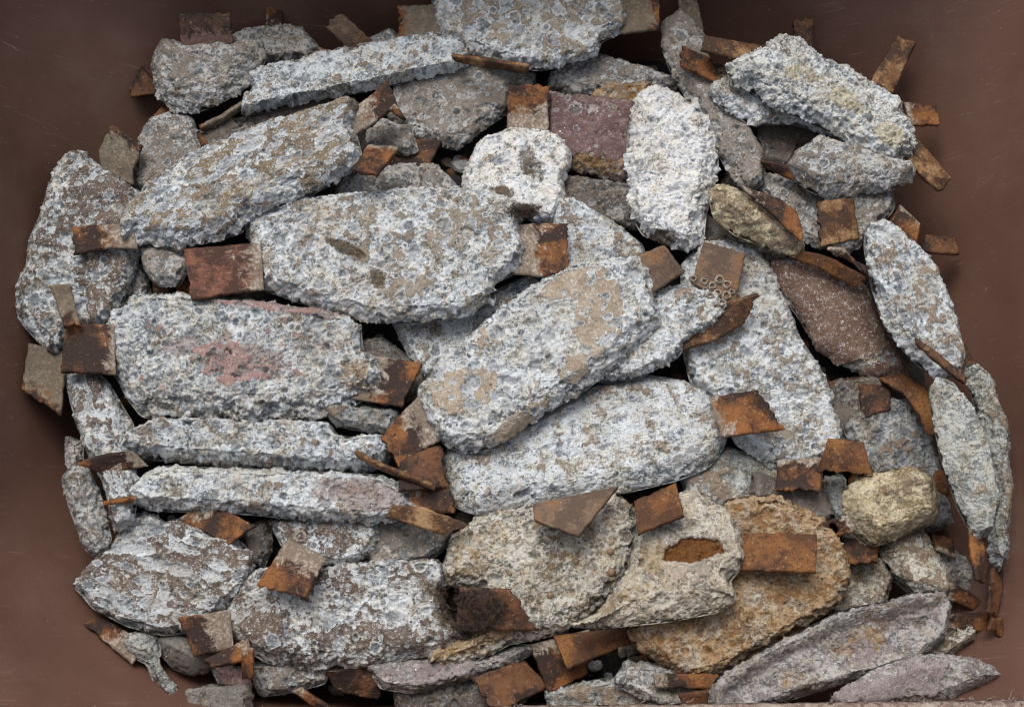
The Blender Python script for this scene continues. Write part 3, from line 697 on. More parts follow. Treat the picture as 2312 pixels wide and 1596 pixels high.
anode("1640,150 1720,112 1762,82 1800,88 1850,128 1960,185 2028,228 2038,265 2060,290 2068,352 2010,364 1960,350 1890,306 1800,262 1730,235 1700,205 1655,195", 'crust', "large anode with pale yellow crust patches at the top right",
      [("1745,108 1660,95 1590,80", "1735,146 1650,132 1582,114", 'l', ([0, 3, 6], [0, 3, 3]), dict(rag=.5)), ("2050,295 2085,330 2100,350 2147,402", "2035,345 2060,375 2085,405 2125,435", 'l', ([0, 0, 0, -8], [0, 0, 0, -4]), dict(rag=.7))],
      skin=-.9, T=.034, bw=.012, rough=1.5, crs=1.3, fl=(-120, 18), lift=.006, oc=((1800, 185, 48, 34, 0, 1.3), (1900, 240, 80, 34, -30, 1.3), (2000, 320, 50, 36, -30, 1.3)), pk=((1890, 300, 80, 14, -35, .4),))
anode("1420,300 1432,243 1442,214 1482,198 1530,214 1560,240 1575,226 1592,260 1613,282 1620,380 1606,440 1592,482 1586,540 1556,566 1530,560 1490,545 1452,530 1430,490 1418,460 1424,420 1416,360", 'white', "stark white crusty anode standing upright at top centre right", [], skin=-.9, T=.034, bw=.012, rough=1.4, ncr=.7, fl=(10, 22), lift=.004, gr=((1490, 548, 42, 22, 0, .9),))
# right
anode("1953,560 1958,512 1990,498 2040,530 2092,580 2132,650 2162,740 2177,800 2162,850 2112,852 2060,812 2000,740 1970,650", 'cool', "upright anode with a white pitted face leaning on the right wall",
      [], skin=-.05, T=.034, bw=.008, fl=(200, 24), crs=.9, ncr=1.5, an=(-60, 2.3), tilt=(-.12, 0), lift=.03)
loose("2066,762 2120,800 2182,855", "2070,778 2112,815 2178,868", 'l', "thin rusty rod lying on the anode leaning on the right wall", lift=.008, rag=.2)
anode("2178,830 2205,822 2232,850 2266,950 2282,1100 2272,1250 2252,1292 2235,1240 2240,1080 2212,950", 'green', "rough green grey slab on edge nearest the right wall", [("2240,1280 2232,1345 2228,1385", "2262,1270 2262,1340 2248,1392", 'd', ([2, 4, 6], [-6, -6, -6]))], skin=-.2, T=.034, bw=.008, rough=1.1, ncr=.3, lift=.04, fl=(180, 12))
anode("2098,885 2120,855 2145,865 2195,925 2238,1040 2252,1130 2240,1200 2205,1215 2165,1150 2125,1030", 'green', "smooth green grey slab with a frayed edge at the right", [("2188,1190 2190,1240 2205,1310", "2215,1195 2230,1270 2222,1322", 'r', ([0, 2, 4], [-4, -4, -4]))], skin=-.5, T=.032, bw=.006, fl=(190, 22), rough=.8, ncr=.4, lift=.035)
loose("1870,990 1845,1065" , "1950,1000 1972,1075", 'o', "flat orange strap end right of the round ended anode", lift=.02)
# bottom back layer
anode("1530,1060 1640,1010 1780,1060 1860,1180 1900,1230 1700,1200 1560,1140", 'green', "pale green grey slab under the round ended anode", skin=.1, ncr=.4, rough=.6, T=.022)
anode("1700,1070 1850,1110 1890,1170 1800,1190 1700,1150", 'dull', "dark smooth slab in the hollow below the round ended anode", skin=.9, ncr=.1, T=.02)
anode("1850,1085 1900,1070 1920,1130 1960,1220 1930,1240 1880,1160", 'green', "pale bluish yellow slab edge beside the rounded yellow block", T=.022)
anode("2000,1290 2140,1230 2210,1290 2222,1370 2100,1380", 'grey', "crumbly grey slab end by the right corner", T=.022, rough=1.1)
anode("1880,1240 1990,1260 2012,1310 1992,1380 1900,1400 1850,1370", 'ochre', "olive grey slab under the ochre bar", T=.022, lift=0)
loose("2143,1312 2190,1335 2232,1372", "2140,1355 2180,1370 2215,1390", 'r', "curved rusty strap in the bottom right corner", lift=.012)
loose("2135,1388 2200,1382 2262,1378", "2135,1418 2200,1428 2240,1424", 'r', "dark rusty strap crossing the bottom right corner", lift=.016)
loose("2235,1395 2230,1420", "2264,1395 2262,1440", 'o', "orange strap tip against the bottom right wall", lift=.012)
loose("1905,1200 1900,1275", "1985,1225 1980,1268", 'r', "rusty plate under the rounded yellow block", lift=.006)
loose("2100,1100 2112,1060", "2140,1120 2152,1080", 'o', "small orange strap end above the rounded yellow block", lift=.014)
loose("2110,1240 2100,1200", "2158,1260 2150,1212", 'r', "rusty strap stub right of the ochre bar", lift=.006)
anode("2120,1440 2190,1410 2195,1440 2140,1480 2050,1500 2060,1460", 'ochre', "yellow grey anode tip in the bottom right corner", T=.02, skin=.3)
anode("1985,1250 2010,1215 2080,1190 2140,1290 2148,1345 2110,1350 2075,1340 2015,1280", 'ochre', "smooth ochre bar under the rounded yellow block", skin=.3, T=.024, rough=.6, ncr=.4, lift=.004, fl=(-130, 12))
anode("1904,1112 1936,1080 2000,1065 2062,1056 2103,1078 2120,1132 2112,1176 2070,1192 2028,1212 1972,1232 1928,1196 1904,1150", 'yell', "rounded yellow sandy block with a small holed strap",
      [("1915,1160 1848,1182", "1935,1198 1870,1217", 'r', ([10, 16], [10, 16]), dict(rag=.2, hole=(.62, .5, .0062)))], skin=-.3, T=.042, bw=.016, rough=.75, ncr=.35, lift=.012)
# bottom centre, back to front
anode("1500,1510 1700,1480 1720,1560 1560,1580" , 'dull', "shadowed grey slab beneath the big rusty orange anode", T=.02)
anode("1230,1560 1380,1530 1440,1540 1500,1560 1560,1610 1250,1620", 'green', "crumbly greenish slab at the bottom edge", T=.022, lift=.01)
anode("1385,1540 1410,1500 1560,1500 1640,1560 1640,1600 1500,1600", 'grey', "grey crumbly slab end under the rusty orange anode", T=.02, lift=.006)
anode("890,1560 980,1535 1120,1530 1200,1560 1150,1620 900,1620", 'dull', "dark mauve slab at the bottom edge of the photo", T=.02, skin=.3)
loose("1180,1490 1060,1530", "1240,1550 1120,1610", 'd', "wide dark rusty plate at the bottom edge", lift=.0)
loose("1475,1520 1625,1520", "1480,1552 1640,1556", 'r', "dark rusty strap beneath the big rusty orange anode", lift=.006)
loose("1530,1565 1610,1555", "1560,1625 1620,1610", 'o', "orange rust plate at the bottom edge beside the mauve slab", lift=.006)
anode("556,1500 640,1490 740,1500 735,1540 660,1560 590,1570", 'grey', "flaking grey slab edge under the bottom left anode", T=.02, lift=0)
anode("475,1500 560,1510 562,1560 530,1575 500,1550", 'pink', "small grey chip with a flat pink painted face", skin=.9, ncr=.1, T=.018, lift=.006)
anode("420,1560 480,1545 565,1552 570,1610 420,1612", 'stone', "mottled grey block at the bottom edge", T=.024, rough=.6, skin=.3, ncr=.4)
loose("735,1510 860,1500", "760,1560 860,1580", 'd', "dark red brown plate in the gap at the bottom", lift=.0)
loose("660,1560 730,1610", "680,1550 760,1605", 'r', "thin rusty rod at the bottom edge", lift=.006)
anode("830,1500 960,1488 1080,1488 1185,1455 1215,1465 1150,1500 1060,1530 930,1562 860,1552", 'mauve', "smooth mauve slab edge under the ochre tailed anode", skin=.3, rough=.7, T=.022, lift=.004)
loose("330,1450 225,1392", "300,1500 188,1408", 'c', "dirty rusty strap in the bottom left corner", lift=.006)
anode("360,1440 400,1425 460,1440 486,1490 470,1515 430,1522 390,1505 365,1475", 'stone', "smooth rounded grey stone", name="stone", cat="stone", skin=.9, rough=.2, ncr=0., T=.045, bw=.024, lift=-.004)
anode("278,1450 300,1428 350,1432 362,1468 352,1490 370,1520 400,1560 410,1590 395,1596 370,1570 345,1530 335,1498 300,1480", 'green', "knobby grey green tail shaped piece in the bottom left corner", T=.024, bw=.012, rough=.9, ncr=.3)
anode("850,1180 960,1165 1025,1200 1000,1240 962,1268 850,1285 820,1262", 'grey', "flat dark grey slab in shade below the pink ended slab", skin=.3, ncr=.3, rough=.5, T=.02, lift=-.004)
loose("560,1440 460,1490" , "570,1490 480,1505", 'r', "brown strap under the bottom left anode", lift=.002)
loose("545,1462 550,1533", "572,1462 568,1530", 'r', "short upright rusty strap under the bottom left anode", lift=.0)
anode("540,1190 610,1175 612,1240 590,1290 560,1270", 'dull', "shadowed grey lump between the diamond shaped anode and its neighbour", T=.02)
loose("1195,1455 1240,1565", "1330,1420 1325,1522", 'r', "reddish brown strap lying under the orange one", lift=.0, rag=.3)
anode("1640,1130 1752,1118 1852,1172 1890,1215 1912,1262 1918,1312 1880,1372 1782,1432 1700,1472 1640,1510 1562,1537 1500,1500 1440,1462 1418,1422 1480,1350 1600,1200", 'rusty', "big flat anode stained all over with orange rust",
      [], skin=-.9, T=.028, rough=1.2, ncr=.6, crs=1.5, fl=(-100, 12), lift=.01)
anode("1285,1412 1350,1385 1420,1290 1438,1200 1500,1130 1562,1106 1642,1150 1668,1200 1680,1270 1645,1312 1662,1352 1620,1380 1500,1402 1350,1416", 'sand', "beige layered anode with rust showing through an oval hole",
      [("1665,1204 1760,1204 1847,1207", "1672,1288 1760,1291 1845,1293", 'o', ([0, 1, 2], [0, 1, 2]), dict(rag=.25))], skin=-.1, T=.03, rough=.75, ncr=.35, crs=1.4, fl=(-90, 26), lift=.0, ho=((1560, 1246, 66, 27, 6, 1.2),), oc=((1480, 1260, 40, 50, 40, .6), (1400, 1350, 80, 20, 20, .5)))
loose("1432,1132 1528,1090", "1440,1208 1547,1165", 'o', "speckled orange square strap end right of the ochre pitted anode", lift=.01, rag=.25)
anode("1395,1430 1425,1440 1440,1470 1400,1480", 'sand', "small crust fragment at the end of the orange strap", T=.014, cat="zinc fragment", name="zinc_fragment")
loose("1418,1414 1248,1436", "1424,1452 1278,1512", 'o', "bright orange speckled strap below the beige layered anode", lift=.006, rag=.25)
anode("1600,1565 1622,1530 1680,1495 1740,1460 1800,1432 1880,1390 1930,1372 2000,1362 2060,1340 2132,1336 2144,1372 2130,1440 2062,1502 1940,1532 1820,1565 1700,1605 1610,1612", 'mauve', "big mauve grey slab with a raised rim at the lower right",
      [], skin=-.2, T=.03, bw=.005, rough=.8, ncr=.25, crs=1.3, fl=(-60, 10), tilt=(.0, .12), lift=.014, tray=10., oc=((1950, 1450, 90, 40, 25, .7), (1800, 1520, 60, 25, 30, .5)))
anode("1880,1575 1980,1508 2060,1484 2120,1476 2200,1490 2262,1522 2240,1545 2160,1575 2100,1598 1900,1612", 'mauve', "smooth rounded grey brown slab in the bottom right corner", skin=.3, rough=.5, ncr=.2, T=.034, bw=.014, lift=.018)
anode("1000,1290 1020,1215 1080,1168 1200,1135 1390,1112 1432,1150 1438,1232 1422,1292 1342,1382 1250,1432 1150,1452 1090,1482 1010,1514 968,1502 972,1470 1060,1440 1100,1380 1090,1330 1010,1320", 'ochre', "broad pitted ochre stained anode with little brown pebbles",
      skin=-.5, T=.03, crs=1.35, rough=1.2, fl=(-70, 18), lift=.006, oc=((1060, 1450, 110, 30, 20, .8), (1060, 1250, 60, 60, 0, .3)), gr=((1070, 1290, 40, 26, 0, .45),))
loose("1395,1100 1305,1214", "1205,1140 1206,1178", 'm', "tan rusty plate poking out from under the large smooth pale anode", lift=.012, rag=.4)
anode("498,1400 520,1368 550,1312 585,1285 620,1282 720,1285 850,1268 985,1264 1005,1290 1000,1350 1020,1400 1065,1445 1020,1470 960,1482 850,1506 720,1512 600,1492 540,1452 500,1422", 'umber', "long pitted brown and white anode at the lower left with a dirty wet end",
      [("520,1376 400,1394", "528,1462 438,1482", 'c', ([0, 0], [0, 0]), dict(rag=.5)), ("1040,1325 1155,1330", "1030,1420 1212,1424", 'd', ([2, 4], [2, 4]), dict(rag=1.2))],
      skin=.12, T=.032, crs=1.1, ncr=1.3, fl=(-90, 20), lift=.002, patches=((900, 1360, 110, 50, 0, -.5), (600, 1400, 60, 50, 0, .4)), gr=((1040, 1370, 60, 60, 0, 1.2), (960, 1340, 50, 30, 0, .5)), oc=((700, 1290, 160, 14, 4, .4),))
anode("610,1178 740,1160 850,1178 856,1200 840,1240 815,1265 760,1278 700,1262 640,1235", 'umber', "purplish grey slab with a barnacle under the pink ended slab", [("650,1218 578,1322", "738,1262 690,1350", 'c', ([4, 8], [4, 8]), dict(rag=.6))], skin=.3, T=.024, ncr=.6)
anode("168,1322 205,1275 252,1230 310,1160 350,1164 375,1185 400,1172 460,1190 540,1222 577,1262 562,1320 500,1372 440,1422 370,1432 290,1412 212,1372 190,1345", 'umber', "diamond shaped anode with dark brown and white streaks at the lower left",
      [("470,1133 580,1188", "404,1172 518,1230", 'r', ([10, 12], [10, 10]), dict(rag=.4))], skin=.5, T=.026, crs=1.1, ncr=1.5, an=(-12, 2.2), lift=.008, patches=((330, 1170, 60, 30, 0, -1.2),))
# middle
anode("270,1012 285,990 300,975 362,947 550,950 742,955 760,985 790,990 850,984 884,1010 872,1050 820,1066 700,1060 500,1050 310,1032", 'cool', "narrow slab on edge with a dark underside below the pink patched anode",
      [("300,1018 235,1025 170,1046", "335,1052 290,1060 235,1071", 'r', ([0, 0, 0], [-8, -10, -10]), dict(rag=.3)), ("800,1018 860,1048 978,1092", "812,1034 870,1064 984,1106", 'l', ([6, 6, 6], [0, 0, 0]), dict(rag=.3))],
      skin=-.4, T=.038, bw=.006, fl=(-90, 12), tilt=(0, .16), rough=1.15, crs=1.25, lift=.006, pk=((340, 985, 40, 25, 0, .5), (820, 1000, 40, 20, 0, .35)))
anode("290,1112 330,1070 372,1054 550,1060 862,1074 922,1110 937,1145 900,1176 840,1182 700,1172 540,1157 340,1150 300,1132", 'cool', "narrow slab with a pink painted right half",
      [("885,1140 960,1145 1064,1186", "870,1168 935,1186 1000,1208", 'l', ([10, 8, 6], [4, 2, 0]), dict(rag=.6)), ("310,1122 228,1133", "310,1130 232,1141", 'r', ([0, 0], [-5, -5]), dict(rag=.2))],
      skin=-.3, T=.034, bw=.009, fl=(-90, 12), rough=1.15, crs=1.1, lift=-.002, pk=((840, 1125, 80, 42, -8, 1.2), (740, 1110, 50, 30, 0, .6), (420, 1090, 60, 20, 0, .35)))
anode("885,725 1050,690 1200,620 1260,650 1150,720 1000,822 960,862 930,812", 'cool', "light slab wedged under the two big middle anodes", skin=-.2, rough=.8)
anode("1540,600 1582,552 1640,543 1702,565 1742,610 1772,680 1802,760 1860,850 1892,940 1898,992 1872,1042 1802,1062 1742,1056 1662,1002 1630,930 1560,862 1540,780", 'speck', "long round ended anode standing diagonally right of the middle",
      [("1755,1040 1752,1112", "1865,1035 1852,1108", 'r', ([-4, -10], [-4, -10]), dict(rag=1.6))], skin=-.25, T=.026, bw=.007, crs=1.15, ncr=1.9, rough=.9, lift=.004, fl=(-100, 12))
st34 = loose("1560,640 1590,545", "1660,690 1683,571", 'm', "tan brown strap end with a cluster of barnacles", lift=.004, rag=.6)
anode("1470,668 1540,647 1612,660 1645,700 1602,742 1548,772 1530,805 1440,852 1362,862 1330,850 1440,760 1470,720", 'cool', "crumbling white anode with a frayed forked strap",
      [("1535,715 1610,690 1712,660", "1542,792 1625,765 1690,722", 'l', ([2, 8, 12], [0, -4, -8]), dict(rag=1.8))], skin=-.3, T=.026, rough=1.3, lift=.0)
anode("1000,1042 1010,1015 1050,1000 1160,972 1232,928 1350,868 1460,849 1540,860 1600,890 1632,920 1642,952 1636,1002 1600,1052 1530,1082 1430,1106 1300,1128 1180,1142 1080,1162 1032,1145 1002,1092", 'cool', "large smooth pale grey anode lying below the tan patched one",
      [("1600,897 1710,880", "1630,988 1772,970", 'r', ([12, 16], [12, 16]), dict(rag=.9))], skin=-.5, T=.03, bw=.012, rough=.62, ncr=.35, crs=.8, an=(25, 2.5), fl=(-100, 24), lift=.004)
anode("235,780 240,740 262,702 300,673 350,667 420,667 560,680 700,700 792,715 812,742 817,790 850,812 862,850 850,885 800,912 720,945 600,948 450,945 322,940 290,900 270,860 245,822", 'pink', "big coarsely pitted anode with pink paint patches at the left",
      [("258,734 200,732 146,733", "262,845 200,843 136,841", 'r', ([0, 0, 0], [0, 0, 0]), dict(rag=.3)), ("820,800 957,820", "790,900 908,920", 'c', ([4, 4], [4, 4]), dict(rag=.4))],
      skin=-.5, T=.036, bw=.01, fl=(-90, 26), rough=1.55, crs=1.6, ncr=1.0, lift=.006, patches=((530, 830, 150, 50, -12, .9), (640, 705, 170, 14, -6, 1.5)), pk=((560, 825, 110, 45, -10, 1.), (420, 790, 60, 25, 10, .7), (640, 702, 190, 12, -6, 1.2), (720, 790, 60, 40, 0, .45)), oc=((810, 860, 50, 50, 0, .8), (700, 760, 90, 30, 0, .5), (480, 900, 150, 30, 0, .3)))
anode("555,510 562,490 592,474 640,462 700,449 850,434 980,427 1100,434 1160,454 1184,480 1170,520 1185,570 1168,612 1110,642 1118,682 1052,712 950,727 850,727 740,702 650,672 592,652 577,600 570,560", 'speck', "large speckled anode in the middle with a steel strap at each end",
      [("590,550 500,556 411,562", "596,655 520,664 433,679", 'p', ([0, 0, 2], [0, 0, 2]), dict(rag=.8)), ("1150,508 1220,505 1283,506", "1160,620 1220,624 1286,622", 'c', ([0, 1, 2], [0, 1, 2]), dict(rag=1.3))],
      skin=-.18, T=.032, bw=.008, fl=(-90, 14), crs=1.15, ncr=1.5, rough=1., lift=.012, patches=((1050, 560, 80, 90, 0, .45), (900, 520, 50, 60, 0, .3)), gr=((790, 575, 62, 16, -28, 1.), (855, 640, 18, 30, 25, .8), (980, 600, 30, 60, 0, .3)), oc=((690, 545, 30, 30, 0, .6), (750, 500, 30, 20, 0, .5)))
anode("945,890 962,858 1000,810 1060,760 1130,700 1200,648 1280,608 1350,594 1440,578 1468,620 1478,680 1492,730 1450,770 1380,832 1302,892 1232,930 1160,982 1110,1012 1050,1020 1012,1008 988,985 950,925", 'beige', "large diagonal anode with smooth tan patches in the centre",
      [("960,880 900,940 860,990", "1010,985 950,1020 902,1060", 'c', ([0, -2, -4], [0, -2, -4]), dict(rag=.6)), ("1425,585 1500,553", "1465,668 1548,612", 'm', ([4, 8], [4, 8]), dict(rag=.3))],
      skin=-.4, T=.036, bw=.009, fl=(-55, 20), crs=1.35, ncr=.9, rough=1.15, lift=.004, patches=((1050, 890, 80, 50, 10, 2.4), (1350, 720, 50, 80, -10, 2.4), (1290, 650, 80, 28, 20, 2.2), (1310, 840, 60, 26, 35, 1.6), (1170, 960, 90, 16, 35, 1.6), (1200, 800, 90, 60, 20, -.6)), oc=((1170, 810, 50, 30, 0, .4),))
# ------------------------------------------------------------ small things lying on and growing on the heap
bpy.context.view_layer.update(); dg = bpy.context.evaluated_depsgraph_get()
def hit(px, py):                        # where the traced line of sight meets the heap
    d = raydir(np.array([px, py], float)); ok, loc, nrm, _, ob, _ = S.ray_cast(dg, tuple(CAM), tuple(d / np.linalg.norm(d)))
    return np.array(loc)
def surf_z(px, py):
    i = int(np.clip(round((py + 120) / HS), 0, H.shape[0] - 1)); j = int(np.clip(round((px + 160) / HS), 0, H.shape[1] - 1))
    return H[i, j]
def plain(name, c, rough=.7, c2=None, sc=300, bump=.001):
    g = N(name); n = g.noise(sc, 4, .65); g.l(g.mix(g.step(n, .38, .62), c, c2 or c), g.b.inputs['Base Color'])
    g.b.inputs['Roughness'].default_value = rough; g.bump(n, .7, bump); return g.m
SHELL = plain("barnacle_shell", (.12, .095, .07), .8, (.36, .31, .25), 500)
PALE = plain("white_shell", (.30, .27, .22), .7, (.55, .51, .44), 500)
rs = np.random.RandomState(9)
def barnacle(x, y, z, r, h, parent, org, mat, n=16):
    v = []; prof = [(1., 0), (.92, .35), (.78, .75), (.66, 1.), (.52, .96), (.48, .5), (.42, .1)]
    ph = rs.uniform(0, 6)
    for (a, b) in prof:
        for k in range(n):
            t = 2 * math.pi * k / n; w = 1 + .09 * math.sin(3 * t + ph) + .05 * math.sin(7 * t)
            v.append((x + r * a * w * cos(t), y + r * a * w * sin(t) * .95, z + h * b))
    f = [(i * n + k, i * n + (k + 1) % n, (i + 1) * n + (k + 1) % n, (i + 1) * n + k) for i in range(len(prof) - 1) for k in range(n)]
    c = len(v); v.append((x, y, z + .0002))
    L = (len(prof) - 1) * n; f += [(L + k, L + (k + 1) % n, c) for k in range(n)]
    return mesh_obj("barnacle", np.array(v) - org, f, mat, parent)
def mesh_z(o, px, py, org=None): return hit(px, py)
st, sttop = st34; so_ = np.array(st.location)
for (px, py, r) in ((1590, 636, 11), (1608, 646, 12), (1625, 632, 14), (1641, 643, 13), (1603, 668, 10), (1620, 662, 12), (1640, 668, 14), (1630, 684, 12), (1565, 630, 11), (1652, 660, 9), (1592, 655, 8)):
    w = mesh_z(st, px, py, so_); barnacle(w[0], w[1], w[2] - .001, r * .43e-3, .0038, st, so_, SHELL)
def body_of(label):
    root = OBJ[label][0]; return [c for c in root.children if c.name.startswith("zinc_body")][0], root, OBJ[label][3]
b, root, org = body_of("large speckled anode in the middle with a steel strap at each end")
for (px, py, r) in ((1011, 636, 15), (838, 606, 7), (870, 618, 5), (828, 590, 4)):
    w = mesh_z(b, px, py, org); barnacle(w[0], w[1], w[2] - .0015, r * .43e-3, .0035, root, org, PALE)
b, root, org = body_of("purplish grey slab with a barnacle under the pink ended slab")
for (px, py, r) in ((678, 1211, 19), (812, 1220, 10)):
    w = mesh_z(b, px, py, org); barnacle(w[0], w[1], w[2] - .0015, r * .43e-3, .003, root, org, SHELL)

# pebbles lodged in the pits of the ochre anode
PEB = plain("brown_pebble", (.14, .085, .05), .6, (.20, .12, .07), 200)
b, root, org = body_of("broad pitted ochre stained anode with little brown pebbles")
def blob_mesh(r, seed, sq=(1, 1, .7), n=10, m=7, amp=.15):
    v = []; f = []; q = np.random.RandomState(seed).rand(3) * 40
    for i in range(m + 1):
        a = math.pi * i / m
        for k in range(n):
            t = 2 * math.pi * k / n; v.append((sin(a) * cos(t), sin(a) * sin(t), cos(a)))
    v = np.array(v); v *= (1 + amp * fbm(v * 1.2 + q, 2))[:, None]; v *= np.array(sq) * r
    for i in range(m):
        for k in range(n): f.append((i * n + k, (i + 1) * n + k, (i + 1) * n + (k + 1) % n, i * n + (k + 1) % n))
    return v, f
for i, (px, py, r) in enumerate(((1378, 1246, 9), (1301, 1267, 7), (1380, 1291, 11), (1243, 1344, 9), (1250, 1214, 6))):
    w = mesh_z(b, px, py, org); v, f = blob_mesh(r * .43e-3, i + 3)
    txt = ("brown pebble in a pit just below the tan strap end of the ochre anode", "flat brown pebble left of centre on the ochre anode", "largest brown pebble, in the middle of the ochre anode", "orange brown pebble lowest on the ochre anode", "tiny brown pebble highest on the ochre anode")[i]
    o = mesh_obj("pebble", v, f, PEB, None, loc=w + np.array([0, 0, .0005])); o['label'] = txt; o['category'] = "pebble"; o['group'] = "pebbles in the ochre anode"

# blue mussel shell fragments
MUS = N("mussel_shell"); n = MUS.noise(250, 3); MUS.l(MUS.mix(n, (.010, .011, .018), (.05, .06, .085)), MUS.b.inputs['Base Color']); MUS.b.inputs['Roughness'].default_value = .4
def shard(px, py, r, ang, label, zoff=.003, mat=None, z=None):
    w = at_z(np.array([px, py]), (surf_z(px, py) if z is None else z) + zoff); v = []; f = []; n, m = 10, 5
    for i in range(m + 1):
        for k in range(n + 1):
            t = math.pi * (k / n - .5) * 1.7; a = i / m; rr = a * (1 + .3 * cos(t) + .1 * sin(5 * t))
            x, y = rr * cos(t) * 1.3, rr * sin(t); v.append((x, y, .45 * (1 - a * a)))
    for i in range(m):
        for k in range(n): a = i * (n + 1) + k; f.append((a, a + 1, a + n + 2, a + n + 1))
    v = np.array(v) * r * .43e-3; ca, sa = cos(ang), sin(ang); v = np.stack([v[:, 0] * ca - v[:, 1] * sa, v[:, 0] * sa + v[:, 1] * ca, v[:, 2] + v[:, 0] * .3], 1)
    K = len(v); v = np.vstack([v, v - np.array([0, 0, .0005])]); f = f + [tuple(K + j for j in reversed(q)) for q in f]
    o = mesh_obj("shell_fragment", v, f, mat or MUS.m, None, loc=w); o['label'] = label; o['category'] = "shell fragment"
b30, root30, org30 = body_of("long pitted brown and white anode at the lower left with a dirty wet end")
wb = mesh_z(b30, 1010, 1400, org30); zb = wb[2]
shard(1218, 496, 9, 2.9, "dark mussel shell fragment in the brown hollow of the squarish white anode", .004)
b21, root21, org21 = body_of("large speckled anode in the middle with a steel strap at each end")
z21 = mesh_z(b21, 820, 590, org21)[2]

# brown seaweed: many fine fibres
SW = plain("wet_seaweed", (.018, .010, .006), .55, (.075, .042, .024), 150)
def seaweed(name, label, spots, nf, L, z, seed):
    r = np.random.RandomState(seed); v = []; f = []
    c0 = at_z(np.array(spots[0][:2], float), z)
    for i in range(nf):
        s = spots[r.randint(len(spots))]; p = hit(s[0] + r.normal() * s[2], s[1] + r.normal() * s[3]) + np.array([0, 0, r.uniform(-.0005, .004)])
        a = r.uniform(0, 2 * math.pi); d = np.array([cos(a), sin(a), r.uniform(-.1, .6)]); w = r.uniform(.0002, .0005); n = 6; bidx = len(v)
        for k in range(n + 1):
            dd = d / np.linalg.norm(d); sd_ = np.cross(dd, (0, 0, 1)); sd_ /= np.linalg.norm(sd_) + 1e-9; up = np.cross(sd_, dd); ww = w * (1 - .6 * k / n)
            v += [p + sd_ * ww, p - sd_ * ww, p + up * ww * 1.5]; d = dd + r.normal(0, .35, 3) + np.array([0, 0, -.12]); p = p + dd * L / n * r.uniform(.6, 1.2)
        for k in range(n):
            for (x, y) in ((0, 1), (1, 2), (2, 0)): a0 = bidx + 3 * k; f.append((a0 + x, a0 + y, a0 + 3 + y, a0 + 3 + x))
    o = mesh_obj(name, np.array(v) - c0, f, SW, None, loc=c0); o['label'] = label; o['category'] = "seaweed"; return o
seaweed("seaweed", "matted dark brown seaweed on the wet right end of the lower left anode", [(1050, 1365, 22, 18), (1085, 1400, 24, 14), (1020, 1340, 12, 10), (1110, 1375, 16, 12), (1060, 1425, 16, 8)], 1500, .008, zb + .007, 3)
seaweed("seaweed", "tuft of brown seaweed in the hollow of the squarish white anode", [(1180, 478, 16, 6)], 380, .009, surf_z(1190, 478) + .002, 5)

# pale thread caught on the rusty orange anode
TH = plain("thread", (.40, .33, .24), .8)
def thread(pts, label, zs, r=.0003):
    p = P(pts); t = np.linspace(0, len(p) - 1, 60); w = np.stack([np.interp(t, range(len(p)), p[:, k]) for k in (0, 1)], 1)
    for _ in range(6): w[1:-1] = (w[:-2] + 2 * w[1:-1] + w[2:]) / 4
    q = np.array([at_z(x, zs + .0015 * abs(math.sin(i * .3))) for i, x in enumerate(w)]); v = []; f = []
    for i in range(len(q)):
        d = q[min(i + 1, len(q) - 1)] - q[max(i - 1, 0)]; d /= np.linalg.norm(d); s_ = np.cross(d, (0, 0, 1)); u = np.cross(s_, d)
        for k in range(5): a = 2 * math.pi * k / 5; v.append(q[i] + r * (s_ * cos(a) + u * sin(a)))
    for i in range(len(q) - 1):
        for k in range(5): f.append((i * 5 + k, i * 5 + (k + 1) % 5, i * 5 + 5 + (k + 1) % 5, i * 5 + 5 + k))
    o = mesh_obj("thread", np.array(v) - q[0], f, TH, None, loc=q[0]); o['label'] = label; o['category'] = "thread"
b44, root44, org44 = body_of("big flat anode stained all over with orange rust")
z44 = mesh_z(b44, 1770, 1350, org44)[2] + .002
thread("1754,1322 1762,1336 1775,1345 1790,1350 1808,1346 1820,1343 1800,1350 1782,1358 1765,1370 1755,1388 1760,1394 1768,1388", "thin pale looping thread lying on the orange stained anode", z44)

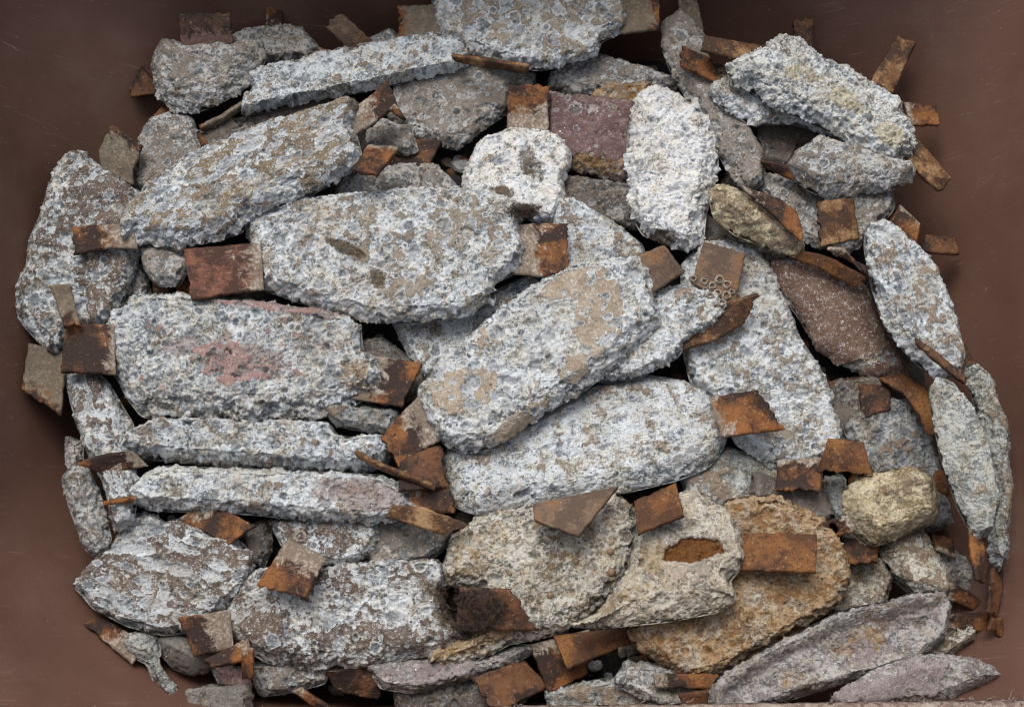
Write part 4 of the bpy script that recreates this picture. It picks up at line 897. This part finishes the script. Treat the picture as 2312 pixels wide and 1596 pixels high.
# crumbs of zinc salt and rust flakes fallen over the heap
CR = N("crumbs"); at = CR.n("Attribute"); at.attribute_name = "ma"; CR.l(at.outputs['Color'], CR.b.inputs['Base Color']); CR.b.inputs['Roughness'].default_value = .85
bpy.context.view_layer.update(); dg = bpy.context.evaluated_depsgraph_get(); rs = np.random.RandomState(77)
v = []; f = []; col = []; n = 0
PALC = np.array([(.62, .62, .60), (.40, .40, .40), (.26, .21, .15), (.17, .07, .028), (.07, .045, .03), (.5, .45, .36)])
chunks = 0
for k in range(2600):                   # broken bits of anode lying in the gaps
    x, y = rs.uniform(-.47, .47), rs.uniform(-.32, .42); ok, loc, nrm, _, ob, _ = S.ray_cast(dg, (x, y, .25), (0, 0, -1))
    if not ok or not ob.name.startswith("debris") or chunks > 160 or (x / .47) ** 4 + ((y - .05) / .37) ** 4 > 1: continue
    chunks += 1; bv, bf = blob_mesh(rs.uniform(.004, .012), 500 + k, (1, rs.uniform(.5, .9), .55), 12, 8, .55); a = rs.uniform(0, 6.3)
    bv = np.stack([bv[:, 0] * cos(a) - bv[:, 1] * sin(a), bv[:, 0] * sin(a) + bv[:, 1] * cos(a), bv[:, 2]], 1)
    b0 = len(v); v += list(bv + np.array(loc) + np.array([0, 0, .002])); f += [tuple(b0 + j for j in t) for t in bf]
    c = PALC[rs.randint(1, 5)] * rs.uniform(.6, 1.); sp_ = rs.uniform(.75, 1.2, len(bv)); col += [(*(c * q), 1) for q in sp_]
x0, y0 = 0., 0.
while n < 1500:
    x, y = rs.uniform(-.47, .47), rs.uniform(-.31, .40)
    if n % 3 == 0 and n: x, y = x0 + rs.normal() * .006, y0 + rs.normal() * .006
    hit, loc, nrm, _, ob, _ = S.ray_cast(dg, (x, y, .25), (0, 0, -1))
    n += 1
    if not hit or nrm.z < .45 or ob.name.startswith(("tub", "rim", "plastic", "steel", "seaweed")): continue
    x0, y0 = x, y
    r = min(.0012, .0005 * math.exp(rs.normal(.3, .45))); flat = rs.uniform(.35, .9)
    q = rs.normal(size=(8, 3)); q /= np.linalg.norm(q, axis=1)[:, None]
    q = np.array([(-1, -1, -1), (1, -1, -1), (1, 1, -1), (-1, 1, -1), (-1, -1, 1), (1, -1, 1), (1, 1, 1), (-1, 1, 1)], float) * rs.uniform(.45, 1, (8, 3)) * (1, rs.uniform(.6, 1), flat)
    a = rs.uniform(0, 6.3); q = np.stack([q[:, 0] * cos(a) - q[:, 1] * sin(a), q[:, 0] * sin(a) + q[:, 1] * cos(a), q[:, 2]], 1) * r
    b0 = len(v); v += list(q + np.array(loc) + np.array([0, 0, r * flat * .5])); c = PALC[rs.randint(6)] * rs.uniform(.7, 1.1); col += [(*c, 1)] * 8
    f += [tuple(b0 + k for k in t) for t in ((0, 3, 2, 1), (4, 5, 6, 7), (0, 1, 5, 4), (1, 2, 6, 5), (2, 3, 7, 6), (3, 0, 4, 7))]
o = mesh_obj("crumbs", np.array(v), f, CR.m, None, attr=np.array(col), smooth=False); o['kind'] = "stuff"; o['label'] = "loose crumbs of white salt and rust flakes on the anodes"
